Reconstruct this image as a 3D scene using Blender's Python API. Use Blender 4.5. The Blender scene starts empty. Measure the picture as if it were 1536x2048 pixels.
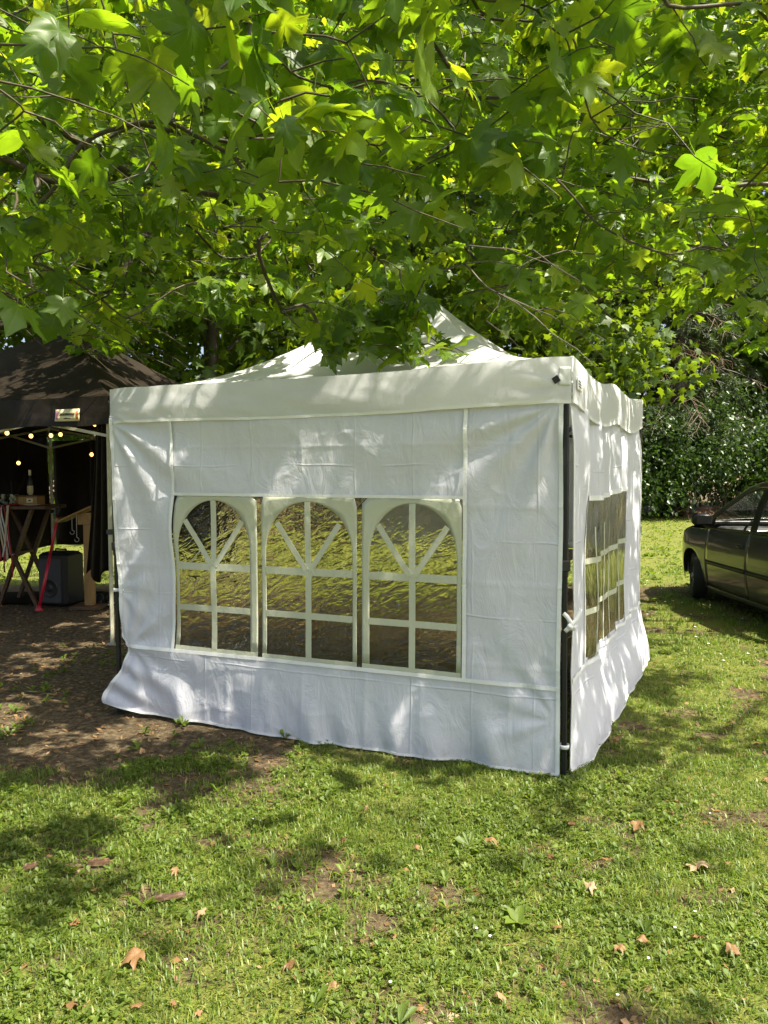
import bpy, math, random
import numpy as np
from mathutils import Vector, Matrix

random.seed(7)
RNG = np.random.default_rng(11)
SC = bpy.context.scene
COL = SC.collection
PI = math.pi

# ------------------------------------------------------------------ camera
CAM_H = 1.6
PITCH = math.radians(2.98)
FPX = 1538.0                                   # focal length in photo pixels (1536 x 2048)
cam_d = bpy.data.cameras.new('camera')
cam = bpy.data.objects.new('camera', cam_d)
COL.objects.link(cam)
cam.location = (0, 0, CAM_H)
cam.rotation_euler = (math.radians(90) - PITCH, 0, 0)
cam_d.sensor_fit = 'VERTICAL'
cam_d.sensor_height = 36.0
cam_d.lens = 36.0 * FPX / 2048.0
cam_d.clip_start = 0.05
cam_d.clip_end = 2000
SC.camera = cam

# ------------------------------------------------------------------ sky, sun, exposure
SUN_EL = math.radians(59)
SUN_AZ = math.atan2(0.87, -0.49)               # clockwise from +Y
SUN = np.array([math.sin(SUN_AZ) * math.cos(SUN_EL), math.cos(SUN_AZ) * math.cos(SUN_EL), math.sin(SUN_EL)])
world = bpy.data.worlds.new('World')
SC.world = world
world.use_nodes = True
wn = world.node_tree
wn.nodes.clear()
wo = wn.nodes.new('ShaderNodeOutputWorld')
wb = wn.nodes.new('ShaderNodeBackground')
ws = wn.nodes.new('ShaderNodeTexSky')
ws.sky_type = 'NISHITA'
ws.sun_disc = False
ws.sun_elevation = SUN_EL
ws.sun_rotation = SUN_AZ
ws.dust_density = 5.0
ws.ozone_density = 0.6
wb.inputs['Strength'].default_value = 0.095
wn.links.new(ws.outputs[0], wb.inputs[0])
wn.links.new(wb.outputs[0], wo.inputs[0])
sd = bpy.data.lights.new('sun', 'SUN')
sd.energy = 5.0
sd.angle = math.radians(0.53)
sd.color = (1.0, 0.92, 0.76)
so = bpy.data.objects.new('sun', sd)
COL.objects.link(so)
so.location = (8, -5, 14)
so.rotation_euler = Vector((-SUN[0], -SUN[1], -SUN[2])).to_track_quat('-Z', 'Y').to_euler()
vs = SC.view_settings
vs.view_transform = 'Standard'
vs.look = 'None'
vs.gamma = 1.0
vs.use_curve_mapping = False
vs.exposure = 1.58
SC.render.engine = 'CYCLES'
cy = SC.cycles
cy.max_bounces = 8
cy.diffuse_bounces = 5
cy.glossy_bounces = 3
cy.transmission_bounces = 6
cy.transparent_max_bounces = 12
cy.caustics_reflective = False
cy.caustics_refractive = False
cy.sample_clamp_indirect = 6.0
cy.use_denoising = True
try:
    cy.denoiser = 'OPENIMAGEDENOISE'
except Exception:
    pass


# ------------------------------------------------------------------ small maths
def ray(px, py):
    dx = (px - 768) / FPX
    dy = (1024 - py) / FPX
    return np.array([dx, math.cos(PITCH) + dy * math.sin(PITCH), -math.sin(PITCH) + dy * math.cos(PITCH)])


def gnd(px, py, z=0.0):
    d = ray(px, py)
    t = (z - CAM_H) / d[2]
    return np.array([0, 0, CAM_H]) + t * d


def at(px, py, Y):
    d = ray(px, py)
    return np.array([0, 0, CAM_H]) + d * (Y / d[1])


def project(P):
    P = np.atleast_2d(P)
    z = P[:, 2] - CAM_H
    f = P[:, 1] * math.cos(PITCH) - z * math.sin(PITCH)
    u = P[:, 1] * math.sin(PITCH) + z * math.cos(PITCH)
    f = np.where(np.abs(f) < 1e-3, 1e-3, f)
    return 768 + FPX * P[:, 0] / f, 1024 - FPX * u / f, f


def nrm(v):
    v = np.asarray(v, float)
    return v / (np.linalg.norm(v, axis=-1, keepdims=True) + 1e-12)


def hash2(ix, iy, seed):
    h = np.sin(ix * 127.1 + iy * 311.7 + seed * 74.7) * 43758.5453
    return h - np.floor(h)


def vnoise(x, y, seed=0.0):
    x = np.asarray(x, float)
    y = np.asarray(y, float)
    ix = np.floor(x)
    iy = np.floor(y)
    fx = x - ix
    fy = y - iy
    fx = fx * fx * (3 - 2 * fx)
    fy = fy * fy * (3 - 2 * fy)
    a = hash2(ix, iy, seed)
    b = hash2(ix + 1, iy, seed)
    c = hash2(ix, iy + 1, seed)
    d = hash2(ix + 1, iy + 1, seed)
    return a + (b - a) * fx + (c - a) * fy + (a - b - c + d) * fx * fy


def fbm(x, y, seed=0.0, o=3):
    r = 0
    amp = 0.5
    for k in range(o):
        r = r + amp * vnoise(np.asarray(x) * 2 ** k, np.asarray(y) * 2 ** k, seed + k * 3.1)
        amp *= 0.5
    return r / (1 - 0.5 ** o)


def smooth(a, b, x):
    t = np.clip((np.asarray(x, float) - a) / (b - a), 0, 1)
    return t * t * (3 - 2 * t)


# ------------------------------------------------------------------ mesh helpers
def add_mesh(name, V, F, mat, parent=None, sm=False, uv=None, rnd=None):
    me = bpy.data.meshes.new(name)
    V = np.asarray(V, np.float32).reshape(-1, 3)
    if isinstance(F, np.ndarray):
        k = F.shape[1]
        nf = len(F)
        me.vertices.add(len(V))
        me.vertices.foreach_set('co', V.ravel())
        me.loops.add(nf * k)
        me.loops.foreach_set('vertex_index', F.astype(np.int32).ravel())
        me.polygons.add(nf)
        me.polygons.foreach_set('loop_start', np.arange(0, nf * k, k, dtype=np.int32))
        me.update(calc_edges=True)
    else:
        me.from_pydata(V.tolist(), [], F)
        me.update()
    if sm:
        me.polygons.foreach_set('use_smooth', np.ones(len(me.polygons), bool))
    if uv is not None:
        idx = np.empty(len(me.loops), np.int32)
        me.loops.foreach_get('vertex_index', idx)
        ul = me.uv_layers.new(name='UVMap')
        ul.data.foreach_set('uv', np.asarray(uv, np.float32)[idx].ravel())
    if rnd is not None:
        a = me.attributes.new('rnd', 'FLOAT', 'POINT')
        a.data.foreach_set('value', np.asarray(rnd, np.float32))
    if mat is not None:
        for m in (mat if isinstance(mat, (list, tuple)) else [mat]):
            me.materials.append(m)
    o = bpy.data.objects.new(name, me)
    COL.objects.link(o)
    if parent is not None:
        o.parent = parent
        w = Vector((0, 0, 0))
        q = parent
        while q is not None:
            w += q.location
            q = q.parent
        me.vertices.foreach_set('co', (V - np.array(w, np.float32)).ravel())
    return o


def tag(o, label=None, cat=None, group=None, kind=None):
    if label:
        o['label'] = label
    if cat:
        o['category'] = cat
    if group:
        o['group'] = group
    if kind:
        o['kind'] = kind
    return o


def thing(name, loc, label, cat, group=None):
    o = bpy.data.objects.new(name, None)
    COL.objects.link(o)
    o.empty_display_size = 0.1
    o.location = tuple(float(c) for c in loc)
    return tag(o, label, cat, group)


class MB:
    """collects shapes in world space, build() links them as one mesh object"""

    def __init__(self):
        self.V = []
        self.F = []
        self.n = 0

    def add(self, V, F):
        V = np.asarray(V, float).reshape(-1, 3)
        self.V.append(V)
        n = self.n
        self.F += [[int(i) + n for i in f] for f in F]
        self.n += len(V)
        return self

    def box(self, c, size, rot=None, bev=0.0):
        sx, sy, sz = [s / 2 for s in size]
        if bev <= 0:
            V = np.array([[x, y, z] for z in (-sz, sz) for y in (-sy, sy) for x in (-sx, sx)])
            F = [[0, 2, 3, 1], [4, 5, 7, 6], [0, 1, 5, 4], [2, 6, 7, 3], [0, 4, 6, 2], [1, 3, 7, 5]]
        else:
            b = min(bev, sx * .9, sy * .9, sz * .9)
            V = []
            for k, (ins, z) in enumerate(((b, -sz), (0, -sz + b), (0, sz - b), (b, sz))):
                x = sx - ins
                y = sy - ins
                for (px, py) in ((x - b, -y), (x, -y + b), (x, y - b), (x - b, y), (-x + b, y), (-x, y - b), (-x, -y + b), (-x + b, -y)):
                    V.append([px, py, z])
            V = np.array(V)
            F = [list(range(7, -1, -1)), list(range(24, 32))]
            for r in range(3):
                for i in range(8):
                    F.append([r * 8 + i, r * 8 + (i + 1) % 8, r * 8 + 8 + (i + 1) % 8, r * 8 + 8 + i])
        if rot is not None:
            V = V @ np.array(rot).T
        return self.add(V + np.asarray(c, float), F)

    def beam(self, a, b, w, h, up=(0, 0, 1), bev=0.0):
        a = np.asarray(a, float)
        b = np.asarray(b, float)
        d = b - a
        L = np.linalg.norm(d)
        y = d / L
        x = np.cross(y, up)
        if np.linalg.norm(x) < 1e-6:
            x = np.array([1.0, 0, 0])
        x = nrm(x)
        z = np.cross(x, y)
        return self.box((a + b) / 2, (w, L, h), np.stack([x, y, z], 1), bev)

    def tube(self, pts, rad, n=6, cap=True):
        pts = np.asarray(pts, float)
        m = len(pts)
        rad = np.broadcast_to(np.asarray(rad, float), (m,))
        T = np.gradient(pts, axis=0)
        T = nrm(T)
        ref = np.array([0, 0, 1.0]) if abs(T[0][2]) < 0.9 else np.array([1.0, 0, 0])
        V = []
        for i in range(m):
            x = nrm(np.cross(ref, T[i]))
            y = np.cross(T[i], x)
            ref = np.cross(T[i], x) if False else ref
            a = np.arange(n) * 2 * PI / n
            V.append(pts[i] + rad[i] * (np.cos(a)[:, None] * x + np.sin(a)[:, None] * y))
        V = np.concatenate(V)
        F = []
        for i in range(m - 1):
            for j in range(n):
                F.append([i * n + j, i * n + (j + 1) % n, (i + 1) * n + (j + 1) % n, (i + 1) * n + j])
        if cap:
            F.append(list(range(n - 1, -1, -1)))
            F.append(list(range((m - 1) * n, m * n)))
        return self.add(V, F)

    def lathe(self, c, prof, n=16, axis=(0, 0, 1), cap=True):
        """prof: list of (radius, height along axis)"""
        ax = nrm(axis)
        x = nrm(np.cross(ax, [0, 1, 0] if abs(ax[1]) < .9 else [1, 0, 0]))
        y = np.cross(ax, x)
        a = np.arange(n) * 2 * PI / n
        V = np.concatenate([np.asarray(c, float) + r * (np.cos(a)[:, None] * x + np.sin(a)[:, None] * y) + h * ax for r, h in prof])
        F = []
        for i in range(len(prof) - 1):
            for j in range(n):
                F.append([i * n + j, i * n + (j + 1) % n, (i + 1) * n + (j + 1) % n, (i + 1) * n + j])
        if cap:
            F.append(list(range(n - 1, -1, -1)))
            F.append(list(range((len(prof) - 1) * n, len(prof) * n)))
        return self.add(V, F)

    def ball(self, c, r, n=10, m=7, sc=(1, 1, 1)):
        prof = [(max(1e-4, r * math.sin(PI * i / m)), -r * math.cos(PI * i / m)) for i in range(m + 1)]
        k = self.n
        self.lathe((0, 0, 0), prof, n)
        self.V[-1] = self.V[-1] * np.array(sc) + np.asarray(c, float)
        return self

    def grid(self, fn, us, vs, skip=None, close_u=False):
        U, W = np.meshgrid(us, vs, indexing='ij')
        P = fn(U.ravel(), W.ravel())
        nu, nv = len(us), len(vs)
        F = []
        for i in range(nu - 1):
            for j in range(nv - 1):
                if skip is not None and skip((us[i] + us[i + 1]) / 2, (vs[j] + vs[j + 1]) / 2):
                    continue
                F.append([i * nv + j, (i + 1) * nv + j, (i + 1) * nv + j + 1, i * nv + j + 1])
        return self.add(P, F)

    def build(self, name, mat, parent=None, sm=False):
        return add_mesh(name, np.concatenate(self.V), self.F, mat, parent, sm)


def solid(o, t):
    m = o.modifiers.new('thickness', 'SOLIDIFY')
    m.thickness = t
    m.offset = 0
    return o


# ------------------------------------------------------------------ materials
class NT:
    def __init__(self, name):
        self.m = bpy.data.materials.new(name)
        self.m.use_nodes = True
        self.t = self.m.node_tree
        self.t.nodes.clear()
        self.out = self.n('ShaderNodeOutputMaterial')

    def n(self, typ, **kw):
        nd = self.t.nodes.new(typ)
        for k, v in kw.items():
            if k in nd.inputs:
                self.set(nd, k, v)
            else:
                setattr(nd, k, v)
        return nd

    def set(self, nd, k, v):
        if hasattr(v, 'is_linked') or isinstance(v, bpy.types.NodeSocket):
            self.t.links.new(v, nd.inputs[k])
        else:
            if isinstance(v, tuple) and len(v) == 3 and nd.inputs[k].type == 'RGBA':
                v = (*v, 1)
            nd.inputs[k].default_value = v

    def link(self, a, b):
        self.t.links.new(a, b)

    def math(self, op, a, b=None, c=None):
        nd = self.t.nodes.new('ShaderNodeMath')
        nd.operation = op
        for i, v in enumerate((a, b, c)):
            if v is None:
                continue
            self.set(nd, i, v)
        return nd.outputs[0]

    def coord(self, which='Object', scale=(1, 1, 1)):
        tc = self.n('ShaderNodeTexCoord')
        mp = self.n('ShaderNodeMapping')
        mp.inputs['Scale'].default_value = scale
        self.link(tc.outputs[which], mp.inputs[0])
        return mp.outputs[0]

    def noise(self, vec, scale, detail=3, rough=0.55, dist=0.0):
        nd = self.n('ShaderNodeTexNoise', Scale=scale, Detail=detail, Roughness=rough, Distortion=dist)
        if vec is not None:
            self.link(vec, nd.inputs['Vector'])
        return nd.outputs[0]

    def ramp(self, fac, stops):
        nd = self.n('ShaderNodeValToRGB')
        el = nd.color_ramp.elements
        while len(el) < len(stops):
            el.new(0.5)
        for e, (p, c) in zip(el, stops):
            e.position = p
            e.color = (*c, 1)
        self.link(fac, nd.inputs[0])
        return nd.outputs[0]

    def mixc(self, fac, a, b):
        nd = self.n('ShaderNodeMix', data_type='RGBA')
        self.set(nd, 0, fac)
        for i, v in ((6, a), (7, b)):
            if isinstance(v, tuple):
                nd.inputs[i].default_value = (*v, 1)
            else:
                self.link(v, nd.inputs[i])
        return nd.outputs[2]

    def bump(self, h, strength=0.3, dist=0.01, nrm_in=None):
        nd = self.n('ShaderNodeBump', Strength=strength, Distance=dist)
        self.link(h, nd.inputs['Height'])
        if nrm_in is not None:
            self.link(nrm_in, nd.inputs['Normal'])
        return nd.outputs[0]

    def done(self, sh):
        self.link(sh, self.out.inputs[0])
        return self.m


def principled(name, col, rough=0.5, metal=0.0, coat=0.0, var=0.15, vscale=8.0, bump=0.0, bscale=40.0, spec=0.5):
    t = NT(name)
    v = t.coord()
    nz = t.noise(v, vscale, 4)
    lo = tuple(c * (1 - var) for c in col)
    hi = tuple(min(1, c * (1 + var)) for c in col)
    c = t.ramp(nz, [(0.3, lo), (0.7, hi)])
    p = t.n('ShaderNodeBsdfPrincipled')
    t.link(c, p.inputs['Base Color'])
    p.inputs['Roughness'].default_value = rough
    p.inputs['Metallic'].default_value = metal
    p.inputs['Specular IOR Level'].default_value = spec
    if coat:
        p.inputs['Coat Weight'].default_value = coat
        p.inputs['Coat Roughness'].default_value = 0.04
    if bump:
        t.link(t.bump(t.noise(v, bscale, 5), bump, 0.01), p.inputs['Normal'])
    return t.done(p.outputs[0])


def cloth(name, col, trans, tcol=None, gloss=0.05, rough=0.45, bump=0.25, bscale=6.0, var=0.04):
    t = NT(name)
    v = t.coord()
    nz = t.noise(v, 3.0, 4)
    c = t.ramp(nz, [(0.3, tuple(x * (1 - var) for x in col)), (0.7, tuple(min(1, x * (1 + var)) for x in col))])
    b1 = t.noise(t.coord(scale=(1, 1, 0.55)), bscale, 5, 0.6, 1.2)
    weave = t.noise(v, 240, 2)
    bb = t.bump(b1, bump, 0.02)
    bb = t.bump(weave, 0.06, 0.002, bb)
    d = t.n('ShaderNodeBsdfDiffuse')
    t.link(c, d.inputs[0])
    t.link(bb, d.inputs['Normal'])
    tr = t.n('ShaderNodeBsdfTranslucent')
    tr.inputs[0].default_value = (*(tcol or col), 1)
    t.link(bb, tr.inputs['Normal'])
    m1 = t.n('ShaderNodeMixShader')
    m1.inputs[0].default_value = trans
    t.link(d.outputs[0], m1.inputs[1])
    t.link(tr.outputs[0], m1.inputs[2])
    g = t.n('ShaderNodeBsdfGlossy', Roughness=rough)
    t.link(bb, g.inputs['Normal'])
    m2 = t.n('ShaderNodeMixShader')
    m2.inputs[0].default_value = gloss
    t.link(m1.outputs[0], m2.inputs[1])
    t.link(g.outputs[0], m2.inputs[2])
    return t.done(m2.outputs[0])


def film(name, base=0.06, tint=(0.93, 0.95, 0.9), bump=0.7, scale=(1, 1, 1), bsc=16.0, milk=0.0, rot=0.0, ior=0.0, bdist=.012):
    t = NT(name)
    v = t.coord(scale=scale)
    if rot:
        mp = t.n('ShaderNodeMapping')
        mp.inputs['Rotation'].default_value = (0, rot, 0)
        t.link(t.coord(), mp.inputs[0])
        mp2 = t.n('ShaderNodeMapping')
        mp2.inputs['Scale'].default_value = scale
        t.link(mp.outputs[0], mp2.inputs[0])
        v = mp2.outputs[0]
    n1 = t.noise(v, bsc, 2.0 if ior else 4, 0.5, 1.4 if ior else 2.2)
    n2 = t.noise(v, bsc * 3.2, 2, 0.5, 1.0)
    h = t.math('ADD', n1, t.math('MULTIPLY', n2, 0.25))
    bb = t.bump(h, bump, bdist)
    fr = t.n('ShaderNodeLayerWeight', Blend=0.5)
    t.link(bb, fr.inputs['Normal'])
    fac = t.math('ADD', t.math('MULTIPLY', t.math('POWER', fr.outputs['Facing'], 4.0), .9), base)
    if ior:
        tr = t.n('ShaderNodeBsdfRefraction', IOR=ior, Roughness=0.02)
        t.link(bb, tr.inputs['Normal'])
    else:
        tr = t.n('ShaderNodeBsdfTransparent')
    tr.inputs[0].default_value = (*tint, 1)
    g = t.n('ShaderNodeBsdfGlossy', Roughness=0.06)
    t.link(bb, g.inputs['Normal'])
    m = t.n('ShaderNodeMixShader')
    t.link(fac, m.inputs[0])
    t.link(tr.outputs[0], m.inputs[1])
    t.link(g.outputs[0], m.inputs[2])
    if milk:
        # creased, slightly clouded plastic; golden reflected light is put into its colour
        n3 = t.noise(v, bsc * 1.1, 2.5, 0.6, 1.6)
        mk = t.ramp(n3, [(0.40, (0.0, 0.0, 0.0)), (0.47, (milk * .55,) * 3), (0.50, (milk * .1,) * 3), (0.56, (milk,) * 3), (0.60, (milk * .15,) * 3), (0.66, (milk * .7,) * 3)])
        df = t.n('ShaderNodeBsdfDiffuse')
        df.inputs[0].default_value = (.66, .58, .26, 1)
        tl = t.n('ShaderNodeBsdfTranslucent')
        tl.inputs[0].default_value = (.66, .58, .26, 1)
        mm = t.n('ShaderNodeMixShader')
        t.link(df.outputs[0], mm.inputs[1])
        t.link(tl.outputs[0], mm.inputs[2])
        m3 = t.n('ShaderNodeMixShader')
        t.link(mk, m3.inputs[0])
        t.link(m.outputs[0], m3.inputs[1])
        t.link(mm.outputs[0], m3.inputs[2])
        m = m3
    return t.done(m.outputs[0])


def wallcloth(name, col, trans, tcol, lines=True, bscale=5.0):
    t = NT(name)
    v = t.coord()
    uv = t.n('ShaderNodeUVMap').outputs[0]
    sep = t.n('ShaderNodeSeparateXYZ')
    t.link(uv, sep.inputs[0])
    s, z = sep.outputs[0], sep.outputs[1]
    wob = t.math('MULTIPLY', t.math('SUBTRACT', t.noise(uv, 2.0, 2), .5), .05)
    hgt = None
    # packing creases left by the folded sheet
    for co, per in ((s, .345), (z, .41)):
        q = t.math('PINGPONG', t.math('ADD', co, wob), per / 2)
        ln = t.math('SUBTRACT', 1.0, t.math('MINIMUM', t.math('MULTIPLY', q, 120.0), 1.0))
        gate = t.ramp(t.noise(uv, 1.7 if per < .4 else 2.3, 2), [(.42, (0, 0, 0)), (.55, (1, 1, 1))])
        ln = t.math('MULTIPLY', ln, gate)
        hgt = ln if hgt is None else t.math('ADD', hgt, ln)
    mp = t.n('ShaderNodeMapping')
    mp.inputs['Scale'].default_value = (1.0, .5, 1)
    mp.inputs['Rotation'].default_value = (0, 0, .5)
    t.link(uv, mp.inputs[0])
    b1 = t.noise(mp.outputs[0], bscale * 1.6, 6, .62, 1.6)
    bb = t.bump(b1, .42, .02)
    bb = t.bump(hgt, .55, .004, bb)
    bb = t.bump(t.noise(v, 260, 2), .06, .002, bb)
    n0 = t.noise(uv, 3.0, 4)
    c = t.ramp(n0, [(.3, tuple(x * .965 for x in col)), (.7, col)])
    dirt = t.math('MULTIPLY', t.math('MAXIMUM', t.math('SUBTRACT', 1.0, t.math('MULTIPLY', z, 7.0)), 0.0), t.ramp(t.noise(uv, 14.0, 5, .7), [(.45, (0, 0, 0)), (.75, (.55, .55, .55))]))
    c = t.mixc(dirt, c, (.34, .28, .18))
    spots = t.ramp(t.noise(uv, 30.0, 3, .6), [(.74, (0, 0, 0)), (.80, (.12, .12, .12))])
    c = t.mixc(spots, c, (.45, .42, .3))
    d = t.n('ShaderNodeBsdfDiffuse')
    t.link(c, d.inputs[0])
    t.link(bb, d.inputs['Normal'])
    tr = t.n('ShaderNodeBsdfTranslucent')
    tr.inputs[0].default_value = (*tcol, 1)
    t.link(bb, tr.inputs['Normal'])
    m1 = t.n('ShaderNodeMixShader')
    m1.inputs[0].default_value = trans
    t.link(d.outputs[0], m1.inputs[1])
    t.link(tr.outputs[0], m1.inputs[2])
    g = t.n('ShaderNodeBsdfGlossy', Roughness=.38)
    t.link(bb, g.inputs['Normal'])
    m2 = t.n('ShaderNodeMixShader')
    m2.inputs[0].default_value = .07
    t.link(m1.outputs[0], m2.inputs[1])
    t.link(g.outputs[0], m2.inputs[2])
    return t.done(m2.outputs[0])


def set_uv(o, us, vs_):
    U, W = np.meshgrid(us, vs_, indexing='ij')
    uv = np.stack([U.ravel(), W.ravel()], 1).astype(np.float32)
    me = o.data
    idx = np.empty(len(me.loops), np.int32)
    me.loops.foreach_get('vertex_index', idx)
    me.uv_layers.new(name='UVMap').data.foreach_set('uv', uv[idx].ravel())
    return o


def leafmat(name, stops, tstops, trans=0.45, gloss=0.06, rough=0.35, veins=False):
    t = NT(name)
    at_ = t.n('ShaderNodeAttribute', attribute_name='rnd')
    r = at_.outputs['Fac']
    nz = t.noise(t.coord(), 9.0, 3)
    r2 = t.math('ADD', t.math('MULTIPLY', r, 0.8), t.math('MULTIPLY', nz, 0.2))
    c = t.ramp(r2, stops)
    tc = t.ramp(r2, tstops)
    if veins:
        uv = t.n('ShaderNodeUVMap')
        sep = t.n('ShaderNodeSeparateXYZ')
        t.link(uv.outputs[0], sep.inputs[0])
        best = None
        ax = t.math('ABSOLUTE', sep.outputs[0])
        for a in (0.0, 0.80, 1.35):
            dl = t.math('ABSOLUTE', t.math('SUBTRACT', t.math('MULTIPLY', ax, math.cos(a)), t.math('MULTIPLY', sep.outputs[1], math.sin(a))))
            best = dl if best is None else t.math('MINIMUM', best, dl)
        vm = t.math('SUBTRACT', 1.0, t.math('MULTIPLY', best, 75.0))
        vm = t.math('MULTIPLY', t.math('MAXIMUM', vm, 0.0), 0.55)
        c = t.mixc(vm, c, (0.22, 0.30, 0.10))
        tc = t.mixc(t.math('MULTIPLY', vm, 0.7), tc, (0.10, 0.16, 0.02))
    d = t.n('ShaderNodeBsdfDiffuse')
    t.link(c, d.inputs[0])
    tr = t.n('ShaderNodeBsdfTranslucent')
    t.link(tc, tr.inputs[0])
    m1 = t.n('ShaderNodeMixShader')
    m1.inputs[0].default_value = trans
    t.link(d.outputs[0], m1.inputs[1])
    t.link(tr.outputs[0], m1.inputs[2])
    g = t.n('ShaderNodeBsdfGlossy', Roughness=rough)
    g.inputs[0].default_value = (0.9, 0.95, 0.9, 1)
    m2 = t.n('ShaderNodeMixShader')
    m2.inputs[0].default_value = gloss
    t.link(m1.outputs[0], m2.inputs[1])
    t.link(g.outputs[0], m2.inputs[2])
    return t.done(m2.outputs[0])


def emis(name, col, s):
    t = NT(name)
    nz = t.noise(t.coord(), 20.0, 2)
    e = t.n('ShaderNodeEmission')
    t.link(t.ramp(nz, [(0.3, tuple(c * .9 for c in col)), (0.7, col)]), e.inputs[0])
    e.inputs[1].default_value = s
    return t.done(e.outputs[0])


M = {}
M['wall'] = wallcloth('white_polyester', (0.79, 0.80, 0.87), 0.30, (0.74, 0.76, 0.82))
M['roofcloth'] = cloth('white_roof_polyester', (0.80, 0.81, 0.84), 0.40, (0.80, 0.82, 0.78), gloss=0.05, rough=0.42, bump=0.35, bscale=4.0)
M['binding'] = cloth('white_binding', (0.83, 0.84, 0.83), 0.10, gloss=0.05, bump=0.15, bscale=25)
M['print'] = cloth('white_window_print', (0.66, 0.68, 0.54), 0.30, gloss=0.06, rough=0.2, bump=0.25, bscale=14)
M['film'] = film('clear_window_film', 0.05, (.82, .76, .54), bump=1.0, bsc=7.0, scale=(1.0, 1.0, 2.4), milk=.09, rot=.45, ior=1.07, bdist=.055)  # golden light is painted into the tint; the film is nearly clear
M['film_side'] = film('clear_side_film', 0.08, (.84, .85, .78), bump=1.0, bsc=9.0, scale=(2.2, 2.2, 0.35), milk=.4, ior=1.15, bdist=.05)
M['black_metal'] = principled('black_painted_steel', (0.015, 0.016, 0.015), 0.45, 0.2)
M['steel'] = principled('galvanised_steel', (0.55, 0.55, 0.50), 0.4, 0.7)
M['cream_metal'] = principled('cream_painted_steel', (0.55, 0.53, 0.40), 0.4, 0.1)
M['black_cloth'] = cloth('black_polyester', (0.021, 0.0165, 0.012), 0.02, gloss=0.018, rough=0.4, bump=0.5, bscale=5, var=0.2)
M['black_plastic'] = principled('black_plastic', (0.012, 0.012, 0.012), 0.4, bump=0.1, bscale=300)
M['grey_plastic'] = principled('grey_plastic', (0.05, 0.05, 0.052), 0.6)
M['rubber'] = principled('tyre_rubber', (0.014, 0.014, 0.013), 0.75, bump=0.3, bscale=120)
M['white_plastic'] = principled('white_plastic', (0.75, 0.75, 0.72), 0.4)
M['red_metal'] = principled('red_painted_tube', (0.5, 0.02, 0.04), 0.3)
M['red_cloth'] = cloth('red_cloth', (0.35, 0.02, 0.03), 0.1)
M['cream_cloth'] = cloth('cream_ribbon', (0.65, 0.55, 0.35), 0.2)
M['white_cloth'] = cloth('white_ribbon', (0.75, 0.75, 0.72), 0.2)


def wood(name, a, b, scale=(2, 2, 14)):
    t = NT(name)
    v = t.coord(scale=scale)
    nz = t.noise(v, 3.0, 5, 0.6, 1.5)
    p = t.n('ShaderNodeBsdfPrincipled')
    t.link(t.ramp(nz, [(0.3, a), (0.7, b)]), p.inputs['Base Color'])
    p.inputs['Roughness'].default_value = 0.55
    t.link(t.bump(nz, 0.3, 0.004), p.inputs['Normal'])
    return t.done(p.outputs[0])


M['wood'] = wood('brown_wood', (0.05, 0.025, 0.011), (0.12, 0.062, 0.028))
M['pine'] = wood('pine_wood', (0.24, 0.13, 0.035), (0.36, 0.21, 0.07), (8, 8, 1.2))
M['bark'] = wood('plane_bark', (0.022, 0.017, 0.010), (0.085, 0.066, 0.032), (3, 3, 3))
M['dark_bark'] = wood('conifer_bark', (0.016, 0.012, 0.008), (0.045, 0.032, 0.02), (6, 6, 1))
M['dead_twig'] = principled('dead_twig', (0.15, 0.105, 0.065), 0.8)

M['leaf'] = leafmat('plane_leaf', [(0.0, (0.028, 0.060, 0.008)), (0.55, (0.050, 0.098, 0.012)), (1.0, (0.105, 0.165, 0.022))],
                    [(0.0, (0.16, 0.33, 0.008)), (0.6, (0.35, 0.54, 0.012)), (1.0, (0.68, 0.76, 0.02))], 0.50, 0.022, 0.42, veins=True)
M['bgleaf'] = leafmat('woodland_leaf', [(0.0, (0.025, 0.05, 0.008)), (0.6, (0.05, 0.09, 0.013)), (1.0, (0.09, 0.14, 0.02))],
                      [(0.0, (0.18, 0.28, 0.008)), (1.0, (0.32, 0.45, 0.015))], 0.40, 0.02, 0.45)
M['laurel'] = leafmat('laurel_leaf', [(0.0, (0.010, 0.026, 0.006)), (1.0, (0.038, 0.072, 0.013))],
                      [(0.0, (0.05, 0.12, 0.012)), (1.0, (0.12, 0.24, 0.02))], 0.25, 0.035, 0.4)
M['needle'] = leafmat('conifer_needle', [(0.0, (0.016, 0.034, 0.011)), (1.0, (0.06, 0.09, 0.026))],
                      [(0.0, (0.06, 0.12, 0.02)), (1.0, (0.16, 0.24, 0.04))], 0.25, 0.04, 0.5)
M['grass'] = leafmat('grass_blade', [(0.0, (0.045, 0.080, 0.011)), (0.5, (0.092, 0.140, 0.016)), (0.86, (0.165, 0.205, 0.026)), (0.95, (0.30, 0.24, 0.10)), (1.0, (0.36, 0.27, 0.12))],
                     [(0.0, (0.16, 0.30, 0.02)), (0.86, (0.32, 0.48, 0.03)), (1.0, (0.36, 0.28, 0.10))], 0.35, 0.03, 0.5)
M['weed'] = leafmat('weed_leaf', [(0.0, (0.055, 0.090, 0.013)), (0.6, (0.10, 0.148, 0.02)), (1.0, (0.16, 0.21, 0.035))],
                    [(0.0, (0.18, 0.30, 0.015)), (1.0, (0.36, 0.46, 0.03))], 0.35, 0.02, 0.5)
M['dryleaf'] = leafmat('dry_leaf', [(0.0, (0.10, 0.055, 0.025)), (0.5, (0.22, 0.125, 0.055)), (1.0, (0.36, 0.27, 0.17))],
                       [(0.0, (0.3, 0.12, 0.03)), (1.0, (0.5, 0.3, 0.12))], 0.2, 0.02, 0.5)
M['daisy'] = principled('daisy_petal', (0.8, 0.8, 0.76), 0.6)


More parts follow.
